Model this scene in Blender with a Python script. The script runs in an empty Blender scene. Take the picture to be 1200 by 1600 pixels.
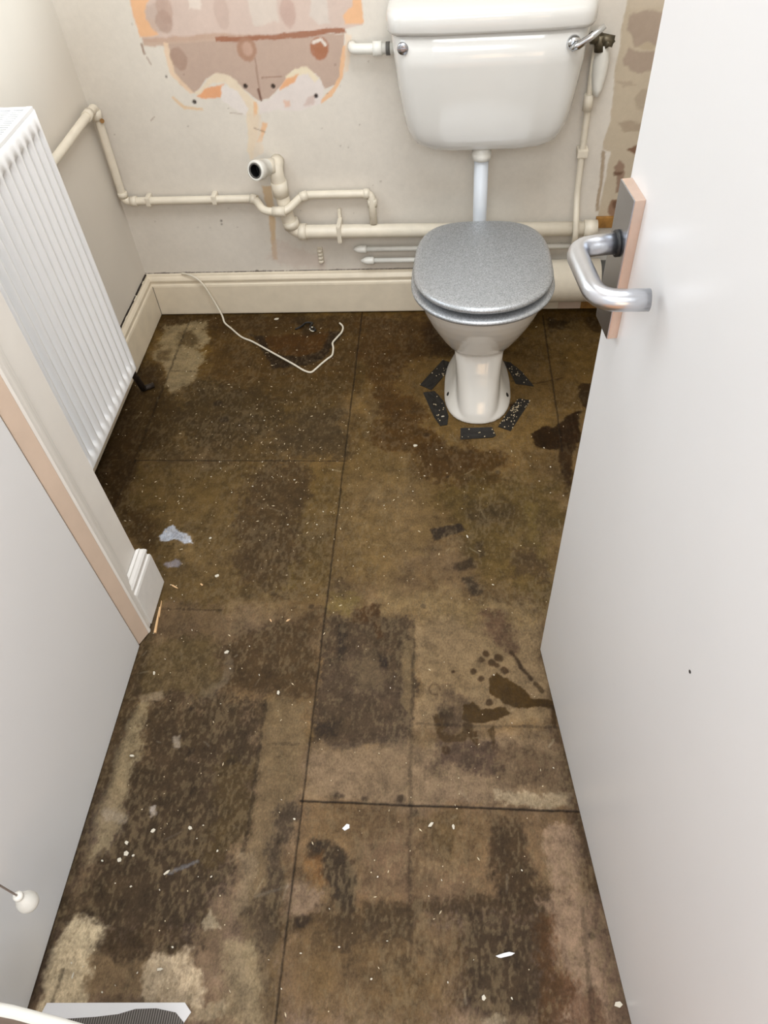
import bpy, bmesh, math, random
import numpy as np
from mathutils import Vector, Matrix

random.seed(7)
PI = math.pi
scene = bpy.context.scene
COL = scene.collection

# ------------------------------------------------------------------ camera
cam_d = bpy.data.cameras.new('camera')
cam_d.sensor_fit = 'HORIZONTAL'
cam_d.sensor_width = 36.0
cam_d.lens = 35.2926
cam_d.clip_start = 0.02
cam = bpy.data.objects.new('camera', cam_d)
COL.objects.link(cam)
ROT = [[0.996092, -0.0090858, 0.0878532], [0.0635222, 0.7648006, -0.6411279], [-0.061365, 0.644203, 0.7623889]]
cam.matrix_world = Matrix.Translation((0, 0, 1.5)) @ Matrix(ROT).to_4x4()
scene.camera = cam

# ------------------------------------------------------------------ light and exposure
scene.view_settings.view_transform = 'Standard'
scene.view_settings.look = 'None'
scene.view_settings.exposure = 0.88
scene.view_settings.gamma = 1.0
scene.view_settings.use_curve_mapping = False

world = bpy.data.worlds.new('world')
scene.world = world
world.use_nodes = True
wb = world.node_tree.nodes['Background']
wb.inputs[0].default_value = (0.95, 0.97, 1.0, 1)
wb.inputs[1].default_value = 0.5


def area(name, loc, target, sx, sy, power, col):
    d = bpy.data.lights.new(name, 'AREA')
    d.shape = 'RECTANGLE'
    d.size, d.size_y, d.energy, d.color = sx, sy, power, col
    o = bpy.data.objects.new(name, d)
    COL.objects.link(o)
    o.location = loc
    o.rotation_euler = (Vector(target) - Vector(loc)).to_track_quat('-Z', 'Y').to_euler()
    return o


area('window_daylight', (-1.20, 1.42, 1.62), (0.3, 1.55, 0.7), 0.62, 0.86, 4.6, (0.82, 0.92, 1.0))
area('ceiling_fill_light', (0.08, 1.0, 2.36), (-0.05, 1.0, 0.0), 0.9, 0.9, 12.5, (0.93, 0.965, 1.0))  # unseen soft fill added overhead, mainly to lift the left door
area('hall_fill_light', (-0.15, -0.8, 2.2), (-0.1, -0.2, 0.2), 0.9, 0.8, 13.0, (0.92, 0.965, 1.0))  # unseen fill added behind the camera to brighten both doors
area('hall_lamp_light', (0.50, -1.5, 1.02), (0.15, 1.0, 0.95), 0.75, 0.6, 3.4, (1.0, 0.62, 0.30))
sp = bpy.data.lights.new('wall_patch_spot', 'SPOT')  # unseen spot added inside the room for the bright left-wall patch
sp.energy, sp.color, sp.spot_size, sp.spot_blend, sp.shadow_soft_size = 80.0, (0.80, 0.92, 1.0), math.radians(35), 0.3, 0.10
spo = bpy.data.objects.new('wall_patch_spot', sp)
COL.objects.link(spo)
spo.location = (0.45, 1.05, 2.25)
spo.rotation_euler = (Vector((-1.015, 1.63, 1.50)) - spo.location).to_track_quat('-Z', 'Y').to_euler()

# ------------------------------------------------------------------ helpers


def lin(r, g, b):
    def f(c):
        c /= 255.0
        return c / 12.92 if c <= 0.04045 else ((c + 0.055) / 1.055) ** 2.4
    return (f(r), f(g), f(b))


def mat(name, rgb, rough=0.5, metal=0.0, var=0.06, scale=14.0, bump=0.0, bscale=120.0, spec=0.5, coat=0.0):
    """Procedural paint / ceramic / metal: a noise varies the tone, another gives the relief."""
    m = bpy.data.materials.new(name)
    m.use_nodes = True
    nt = m.node_tree
    b = nt.nodes['Principled BSDF']
    c = lin(*rgb)
    tc = nt.nodes.new('ShaderNodeTexCoord')
    n = nt.nodes.new('ShaderNodeTexNoise')
    n.inputs['Scale'].default_value = scale
    n.inputs['Detail'].default_value = 6
    nt.links.new(tc.outputs['Object'], n.inputs['Vector'])
    r = nt.nodes.new('ShaderNodeValToRGB')
    r.color_ramp.elements[0].position = 0.3
    r.color_ramp.elements[1].position = 0.7
    r.color_ramp.elements[0].color = (*[x * (1 - var) for x in c], 1)
    r.color_ramp.elements[1].color = (*[min(1, x * (1 + var)) for x in c], 1)
    nt.links.new(n.outputs['Fac'], r.inputs['Fac'])
    nt.links.new(r.outputs['Color'], b.inputs['Base Color'])
    b.inputs['Roughness'].default_value = rough
    b.inputs['Metallic'].default_value = metal
    b.inputs['Specular IOR Level'].default_value = spec
    b.inputs['Coat Weight'].default_value = coat
    b.inputs['Coat Roughness'].default_value = 0.08
    if bump:
        n2 = nt.nodes.new('ShaderNodeTexNoise')
        n2.inputs['Scale'].default_value = bscale
        n2.inputs['Detail'].default_value = 4
        nt.links.new(tc.outputs['Object'], n2.inputs['Vector'])
        bp = nt.nodes.new('ShaderNodeBump')
        bp.inputs['Strength'].default_value = bump
        bp.inputs['Distance'].default_value = 0.002
        nt.links.new(n2.outputs['Fac'], bp.inputs['Height'])
        nt.links.new(bp.outputs['Normal'], b.inputs['Normal'])
    return m


M = {}
M['wallpaint'] = mat('wall_paint', (217, 210, 199), 0.6, var=0.02, scale=6, bump=0.12, bscale=45)
M['cream'] = mat('old_cream_gloss', (226, 214, 192), 0.38, var=0.05, scale=22, bump=0.15, bscale=60)
M['pipe'] = mat('cream_painted_pipe', (224, 215, 197), 0.36, var=0.05, scale=30, bump=0.18, bscale=90)
M['pipewhite'] = mat('white_plastic_pipe', (226, 224, 216), 0.35, var=0.03, scale=30)
M['door'] = mat('white_door_gloss', (224, 224, 224), 0.33, var=0.012, scale=4, bump=0.05, bscale=60)
M['trim'] = mat('offwhite_trim_paint', (226, 222, 215), 0.42, var=0.03, scale=12, bump=0.06, bscale=80)
M['trimwhite'] = mat('fresh_white_trim', (226, 224, 220), 0.38, var=0.03, scale=40)
M['lining'] = mat('tan_lining', (205, 184, 165), 0.5, var=0.04, scale=18)  # even pinkish tan base colour
M['radiator'] = mat('white_radiator_enamel', (246, 247, 248), 0.3, var=0.01, scale=8)
M['raddark'] = mat('radiator_inside', (196, 198, 197), 0.6, var=0.05)
M['ceramic'] = mat('white_ceramic', (222, 218, 210), 0.12, var=0.012, scale=5, coat=0.35)
M['ceramiccistern'] = mat('white_cistern_ceramic', (215, 213, 208), 0.14, var=0.012, scale=5, coat=0.35)
M['chrome'] = mat('chrome', (205, 206, 208), 0.14, 1.0, var=0.03)
M['alu'] = mat('satin_aluminium', (205, 207, 212), 0.30, 1.0, var=0.03, scale=30)
M['warmalu'] = mat('rosy_plate_edge', (218, 194, 178), 0.32, 0.85, var=0.06, scale=40)  # even rosy tint on the body of the handle plate
M['aludark'] = mat('dull_aluminium', (178, 180, 186), 0.27, 1.0, var=0.04, scale=30)
M['brass'] = mat('tarnished_brass', (92, 84, 68), 0.45, 0.7, var=0.3, scale=80)
M['darkmetal'] = mat('rusty_black_iron', (44, 35, 28), 0.6, 0.2, var=0.3, scale=80)
M['black'] = mat('black_rubber', (22, 22, 23), 0.5, var=0.1)
M['flushpipe'] = mat('blue_white_pipe', (206, 211, 217), 0.3, var=0.02)
M['greypipe'] = mat('dark_grey_pipe', (84, 82, 78), 0.5, var=0.1)
M['tape'] = mat('black_adhesive_tape', (24, 21, 18), 0.45, var=0.25, scale=60, bump=0.4, bscale=220)
M['wood'] = mat('bare_brown_wood', (150, 108, 52), 0.6, var=0.35, scale=40)
M['halltimber'] = mat('hall_laminate', (205, 146, 100), 0.4, var=0.15, scale=30)
M['splinter'] = mat('pale_wood_splinter', (214, 176, 130), 0.6, var=0.12, scale=60)
M['cable'] = mat('white_cable', (222, 214, 196), 0.45, var=0.06, scale=40)
M['grit'] = mat('tan_plaster_grit', (196, 180, 148), 0.6, var=0.2, scale=90)
M['flake'] = mat('white_paint_flake', (204, 196, 178), 0.5, var=0.08, scale=60)
M['cord'] = mat('pull_cord', (176, 166, 160), 0.7, var=0.05)
M['paper'] = mat('white_paper', (226, 226, 228), 0.6, var=0.02)
M['hole'] = mat('dark_hole', (30, 26, 23), 0.8, var=0.1)
M['ceiling'] = mat('ceiling_paint', (232, 230, 226), 0.7, var=0.02)
M['tubinside'] = mat('shaded_tub_inside', (150, 134, 122), 0.6, var=0.1)  # brown tone holds the shade of the tub's cavity


def glitter_grey():
    m = bpy.data.materials.new('silver_glitter_resin')
    m.use_nodes = True
    nt = m.node_tree
    b = nt.nodes['Principled BSDF']
    tc = nt.nodes.new('ShaderNodeTexCoord')
    v = nt.nodes.new('ShaderNodeTexVoronoi')
    v.inputs['Scale'].default_value = 520
    nt.links.new(tc.outputs['Object'], v.inputs['Vector'])
    r = nt.nodes.new('ShaderNodeValToRGB')
    r.color_ramp.elements[0].color = (*lin(142, 145, 147), 1)
    r.color_ramp.elements[1].color = (*lin(200, 203, 207), 1)
    nt.links.new(v.outputs['Color'], r.inputs['Fac'])
    nt.links.new(r.outputs['Color'], b.inputs['Base Color'])
    b.inputs['Metallic'].default_value = 0.6
    b.inputs['Roughness'].default_value = 0.40
    b.inputs['Coat Weight'].default_value = 0.3
    b.inputs['Coat Roughness'].default_value = 0.15
    return m


M['seat'] = glitter_grey()


def ribbed_mesh():
    m = bpy.data.materials.new('dark_ribbed_print')
    m.use_nodes = True
    nt = m.node_tree
    b = nt.nodes['Principled BSDF']
    tc = nt.nodes.new('ShaderNodeTexCoord')
    w = nt.nodes.new('ShaderNodeTexWave')
    w.inputs['Scale'].default_value = 75
    w.bands_direction = 'X'
    nt.links.new(tc.outputs['Object'], w.inputs['Vector'])
    r = nt.nodes.new('ShaderNodeValToRGB')
    r.color_ramp.elements[0].color = (*lin(44, 38, 34), 1)
    r.color_ramp.elements[1].color = (*lin(128, 122, 116), 1)
    nt.links.new(w.outputs['Fac'], r.inputs['Fac'])
    nt.links.new(r.outputs['Color'], b.inputs['Base Color'])
    b.inputs['Roughness'].default_value = 0.6
    return m


M['ribbed'] = ribbed_mesh()

ORG = {}


def thing(name, label, cat, loc=(0, 0, 0), group=None, kind=None):
    o = bpy.data.objects.new(name, None)
    COL.objects.link(o)
    o.location = loc
    o.empty_display_size = 0.05
    ORG[o.name] = Vector(loc)
    return tag(o, label, cat, group, kind)


def tag(o, label=None, cat=None, group=None, kind=None):
    if label: o['label'] = label
    if cat: o['category'] = cat
    if group: o['group'] = group
    if kind: o['kind'] = kind
    return o


class MB:
    """Collects shapes in world coordinates and links them as one mesh object."""

    def __init__(self):
        self.v, self.f, self.s = [], [], []

    def add(self, verts, faces, smooth=True):
        n = len(self.v)
        self.v += [tuple(p) for p in verts]
        self.f += [tuple(i + n for i in f) for f in faces]
        self.s += [smooth] * len(faces)
        return self

    def box(self, a, b, bev=0.0, rotz=0.0, piv=None):
        bm = bmesh.new()
        bmesh.ops.create_cube(bm, size=1.0)
        sz = [b[i] - a[i] for i in range(3)]
        ct = [(a[i] + b[i]) / 2 for i in range(3)]
        for v in bm.verts:
            v.co = Vector([ct[i] + v.co[i] * sz[i] for i in range(3)])
        if bev:
            bmesh.ops.bevel(bm, geom=list(bm.edges), offset=min(bev, min(abs(s) for s in sz) * 0.45), segments=2, profile=0.7, affect='EDGES')
        if rotz:
            bmesh.ops.rotate(bm, verts=bm.verts, cent=Vector(piv or ct), matrix=Matrix.Rotation(rotz, 3, 'Z'))
        self.bm(bm, smooth=False)
        return self

    def bm(self, bm, smooth=True):
        bm.verts.index_update()
        self.add([v.co.copy() for v in bm.verts], [[v.index for v in f.verts] for f in bm.faces], smooth)
        bm.free()

    def tube(self, pts, r, seg=16, cap=True, bend=0.0, bseg=6, radii=None):
        pts = [Vector(p) for p in pts]
        if bend and len(pts) > 2:
            q = [pts[0]]
            for i in range(1, len(pts) - 1):
                a, b, c = pts[i - 1], pts[i], pts[i + 1]
                d1, d2 = (a - b), (c - b)
                k = min(bend, d1.length * 0.48, d2.length * 0.48)
                p0, p2 = b + d1.normalized() * k, b + d2.normalized() * k
                for j in range(bseg + 1):
                    t = j / bseg
                    q.append(p0 * (1 - t) ** 2 + b * 2 * t * (1 - t) + p2 * t * t)
            q.append(pts[-1])
            pts = q
        rr = radii or [r] * len(pts)
        up = None
        rings = []
        for i, p in enumerate(pts):
            if i == 0: t = pts[1] - p
            elif i == len(pts) - 1: t = p - pts[i - 1]
            else: t = (pts[i + 1] - p).normalized() + (p - pts[i - 1]).normalized()
            t.normalize()
            if up is None:
                up = Vector((0, 0, 1)) if abs(t.z) < 0.9 else Vector((0, 1, 0))
            up = (up - t * up.dot(t)).normalized()
            sd = t.cross(up)
            rings.append([p + (up * math.cos(2 * PI * k / seg) + sd * math.sin(2 * PI * k / seg)) * rr[i] for k in range(seg)])
        self.loft(rings, cap)
        return self

    def loft(self, rings, cap=True, closed=True, smooth=True):
        n = len(rings[0])
        v = [p for r in rings for p in r]
        f = []
        for i in range(len(rings) - 1):
            for k in range(n if closed else n - 1):
                a, b = i * n + k, i * n + (k + 1) % n
                f.append((a, b, b + n, a + n))
        self.add(v, f, smooth)
        if cap:
            self.add(rings[0], [tuple(reversed(range(n)))], False)
            self.add(rings[-1], [tuple(range(n))], False)
        return self

    def lathe(self, prof, loc, axis=(0, 0, 1), seg=28, cap=True):
        ax = Vector(axis).normalized()
        q = Vector((0, 0, 1)).rotation_difference(ax)
        rings = []
        for r, h in prof:
            rings.append([Vector(loc) + q @ Vector((r * math.cos(2 * PI * k / seg), r * math.sin(2 * PI * k / seg), h)) for k in range(seg)])
        return self.loft(rings, cap)

    def prism(self, poly, z0, z1, smooth=False):
        n = len(poly)
        v = [(x, y, z0) for x, y in poly] + [(x, y, z1) for x, y in poly]
        f = [tuple(reversed(range(n))), tuple(range(n, 2 * n))]
        f += [(k, (k + 1) % n, (k + 1) % n + n, k + n) for k in range(n)]
        return self.add(v, f, smooth)

    def build(self, name, m, parent=None, smooth_angle=None):
        o_loc = ORG.get(parent.name, Vector()) if parent else Vector()
        me = bpy.data.meshes.new(name)
        me.from_pydata([tuple(Vector(p) - o_loc) for p in self.v], [], self.f)
        me.polygons.foreach_set('use_smooth', self.s)
        bm = bmesh.new()
        bm.from_mesh(me)
        bmesh.ops.remove_doubles(bm, verts=bm.verts, dist=1e-5)
        bmesh.ops.recalc_face_normals(bm, faces=bm.faces)
        bm.to_mesh(me)
        bm.free()
        me.materials.append(m)
        o = bpy.data.objects.new(name, me)
        COL.objects.link(o)
        if parent:
            o.parent = parent
            ORG[o.name] = o_loc
        return o


def struct(o):
    o['kind'] = 'structure'
    return o


def sup(cx, cy, a, bf, bb, n=2.3, z=0.0, seg=48, nb=None):
    """Plan outline: half width a, front half length bf (towards -y), back bb, superellipse exponents."""
    out = []
    for k in range(seg):
        t = 2 * PI * k / seg
        c, s = math.cos(t), math.sin(t)
        e = (nb or n) if s > 0 else n
        x = abs(c) ** (2 / e) * math.copysign(1, c) * a
        y = abs(s) ** (2 / e) * math.copysign(1, s) * (bb if s > 0 else bf)
        out.append(Vector((cx + x, cy + y, z)))
    return out

# ------------------------------------------------------------------ painted grids (worn board floor, scarred plaster)


def vnoise(x, y, seed):
    rng = np.random.RandomState(seed)
    T = rng.rand(256, 256)
    xi, yi = np.floor(x).astype(int), np.floor(y).astype(int)
    fx, fy = x - xi, y - yi
    fx, fy = fx * fx * (3 - 2 * fx), fy * fy * (3 - 2 * fy)
    a = T[xi % 256, yi % 256]; b = T[(xi + 1) % 256, yi % 256]
    c = T[xi % 256, (yi + 1) % 256]; d = T[(xi + 1) % 256, (yi + 1) % 256]
    return (a * (1 - fx) + b * fx) * (1 - fy) + (c * (1 - fx) + d * fx) * fy


def fbm(x, y, scale, seed, octv=4):
    s, a, t = 0, 0.5, 0
    for i in range(octv):
        s = s + a * vnoise(x * scale, y * scale, seed + i * 13)
        t += a
        a *= 0.5
        scale *= 2.07
    return s / t


class Grid:
    def __init__(self, u0, u1, v0, v1, step):
        self.nu, self.nv = int((u1 - u0) / step) + 1, int((v1 - v0) / step) + 1
        U, V = np.meshgrid(np.linspace(u0, u1, self.nu), np.linspace(v0, v1, self.nv), indexing='ij')
        self.u, self.v = U.ravel(), V.ravel()
        self.c = np.zeros((self.u.size, 3))
        self.wet = np.zeros(self.u.size)
        self.h = np.zeros(self.u.size)
        self.wn = (fbm(self.u, self.v, 22, 3) - 0.5, fbm(self.u, self.v, 22, 91) - 0.5)
        self.wf = (fbm(self.u, self.v, 110, 5) - 0.5, fbm(self.u, self.v, 110, 77) - 0.5)
        self.tex = fbm(self.u, self.v, 160, 41, 3)
        self.tex2 = fbm(self.u, self.v, 36, 57, 4)
        self.fib = 0.65 * fbm(self.u * 1.3, self.v * 0.85, 225, 61, 2) + 0.35 * fbm(self.u, self.v, 48, 63, 3)

    def mask(self, poly, soft, warp, tex, closed=True, width=0.0):
        P = np.array(poly, float)
        mrg = soft + warp + width + 0.02
        sel = np.where((self.u > P[:, 0].min() - mrg) & (self.u < P[:, 0].max() + mrg) & (self.v > P[:, 1].min() - mrg) & (self.v < P[:, 1].max() + mrg))[0]
        x = self.u[sel] + (self.wn[0][sel] * 1.6 + self.wf[0][sel] * 0.7) * warp
        y = self.v[sel] + (self.wn[1][sel] * 1.6 + self.wf[1][sel] * 0.7) * warp
        d = np.full(sel.size, 1e9)
        ins = np.zeros(sel.size, bool)
        n = len(P)
        for i in range(n if closed else n - 1):
            a, b = P[i], P[(i + 1) % n]
            e = b - a
            t = np.clip(((x - a[0]) * e[0] + (y - a[1]) * e[1]) / max(e @ e, 1e-12), 0, 1)
            d = np.minimum(d, np.hypot(x - a[0] - t * e[0], y - a[1] - t * e[1]))
            if closed and a[1] != b[1]:
                cr = ((a[1] > y) != (b[1] > y)) & (x < (b[0] - a[0]) * (y - a[1]) / (b[1] - a[1]) + a[0])
                ins ^= cr
        sd = np.where(ins, d, -d) if closed else width / 2 - d
        m = np.clip(0.5 + sd / max(soft, 1e-4), 0, 1)
        if tex:
            m = np.clip(m * (1 + .25 * tex) + (self.fib[sel] - 0.5) * 3.2 * tex * np.minimum(1, m * 3), 0, 1)
            m = m * (1 + 0.5 * tex * (self.tex2[sel] - 0.55))
        return sel, m

    def paint(self, poly, rgb, op=1.0, soft=0.02, warp=0.02, tex=0.3, wet=None, closed=True, width=0.0, h=0.0):
        sel, m = self.mask(poly, soft, warp, tex, closed, width)
        m = m * op
        self.c[sel] = self.c[sel] * (1 - m[:, None]) + np.array(lin(*rgb)) * m[:, None]
        if wet is not None:
            self.wet[sel] = self.wet[sel] * (1 - m) + wet * m
        if h:
            self.h[sel] += h * m

    def line(self, pts, rgb, width, op=1.0, soft=0.003, warp=0.003, tex=0.2, h=0.0):
        self.paint(pts, rgb, op, soft, warp, tex, closed=False, width=width, h=h)

    def disc(self, c, r, rgb, op=1.0, soft=0.006, warp=0.01, tex=0.2, ry=None, wet=None, h=0.0):
        ry = ry or r
        self.paint([(c[0] + r * math.cos(k * PI / 8), c[1] + ry * math.sin(k * PI / 8)) for k in range(16)], rgb, op, soft, warp, tex, wet, h=h)

    def build(self, name, to3d, m, flip=False):
        nu, nv = self.nu, self.nv
        me = bpy.data.meshes.new(name)
        co = np.stack(to3d(self.u, self.v, self.h), 1).astype(np.float32)
        i = np.arange(nu * nv).reshape(nu, nv)
        q = np.stack([i[:-1, :-1], i[1:, :-1], i[1:, 1:], i[:-1, 1:]], -1).reshape(-1, 4)
        if flip: q = q[:, ::-1]
        q = np.ascontiguousarray(q)
        me.vertices.add(co.shape[0])
        me.vertices.foreach_set('co', co.ravel())
        me.loops.add(q.size)
        me.loops.foreach_set('vertex_index', q.ravel().astype(np.int32))
        me.polygons.add(q.shape[0])
        me.polygons.foreach_set('loop_start', np.arange(0, q.size, 4, dtype=np.int32))
        me.update(calc_edges=True)
        me.validate()
        at = me.color_attributes.new('stain', 'FLOAT_COLOR', 'POINT')
        at.data.foreach_set('color', np.concatenate([self.c, self.wet[:, None]], 1).astype(np.float32).ravel())
        me.materials.append(m)
        o = bpy.data.objects.new(name, me)
        COL.objects.link(o)
        return struct(o)


def grid_mat(name, fine, fscale, stretch, rough, wetrough, bump, gain=1.0):
    m = bpy.data.materials.new(name)
    m.use_nodes = True
    nt = m.node_tree
    b = nt.nodes['Principled BSDF']
    at = nt.nodes.new('ShaderNodeAttribute')
    at.attribute_name = 'stain'
    tc = nt.nodes.new('ShaderNodeTexCoord')
    mp = nt.nodes.new('ShaderNodeMapping')
    mp.inputs['Scale'].default_value = stretch
    nt.links.new(tc.outputs['Object'], mp.inputs['Vector'])
    n = nt.nodes.new('ShaderNodeTexNoise')
    n.inputs['Scale'].default_value = fscale
    n.inputs['Detail'].default_value = 8
    n.inputs['Roughness'].default_value = 0.72
    nt.links.new(mp.outputs['Vector'], n.inputs['Vector'])
    n2 = nt.nodes.new('ShaderNodeTexNoise')
    n2.inputs['Scale'].default_value = fscale * 0.16
    n2.inputs['Detail'].default_value = 7
    n2.inputs['Roughness'].default_value = 0.65
    nt.links.new(tc.outputs['Object'], n2.inputs['Vector'])
    ad = nt.nodes.new('ShaderNodeMath'); ad.operation = 'ADD'
    nt.links.new(n.outputs['Fac'], ad.inputs[0]); nt.links.new(n2.outputs['Fac'], ad.inputs[1])
    mr = nt.nodes.new('ShaderNodeMapRange')
    mr.inputs['From Min'].default_value = 0.7
    mr.inputs['From Max'].default_value = 1.3
    mr.inputs['To Min'].default_value = (1 - fine) * gain
    mr.inputs['To Max'].default_value = (1 + fine) * gain
    nt.links.new(ad.outputs[0], mr.inputs['Value'])
    mx = nt.nodes.new('ShaderNodeVectorMath'); mx.operation = 'SCALE'
    nt.links.new(at.outputs['Color'], mx.inputs[0]); nt.links.new(mr.outputs['Result'], mx.inputs['Scale'])
    nt.links.new(mx.outputs['Vector'], b.inputs['Base Color'])
    rr = nt.nodes.new('ShaderNodeMapRange')
    rr.inputs['To Min'].default_value = rough
    rr.inputs['To Max'].default_value = wetrough
    nt.links.new(at.outputs['Alpha'], rr.inputs['Value'])
    nt.links.new(rr.outputs['Result'], b.inputs['Roughness'])
    b.inputs['Specular IOR Level'].default_value = 0.12
    bp = nt.nodes.new('ShaderNodeBump')
    bp.inputs['Strength'].default_value = bump
    bp.inputs['Distance'].default_value = 0.0015
    nt.links.new(n.outputs['Fac'], bp.inputs['Height'])
    nt.links.new(bp.outputs['Normal'], b.inputs['Normal'])
    return m


# world layout: camera foot at the origin, +y into the room, back wall at y = 2.155
W, XL, XR, CH = 2.155, -1.015, 0.64, 2.40

# ------------------------------------------------------------------ floor: stained, worn hardboard sheets
G = Grid(XL, XR, -0.05, W, 0.0021)
yy = np.clip((G.v - 0.1) / 2.05, 0, 1)[:, None]
near, far = np.array(lin(128, 107, 80)), np.array(lin(114, 91, 55))
G.c[:] = near * (1 - yy) + far * yy
pn = fbm(G.u, G.v, 7, 201, 5)[:, None]
pn2 = fbm(G.u, G.v, 18, 301, 5)[:, None]
G.c *= 1 + 0.6 * (pn - 0.5) + 0.55 * (pn2 - 0.5)
hue = (fbm(G.u, G.v, 9, 401, 3) - 0.5)
G.c[:, 2] *= 1 - 0.35 * hue
G.c[:, 1] *= 1 - 0.05 * hue
P = G.paint
def D(px, r, rgb, **k): G.disc(px, r, rgb, **k)
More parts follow.
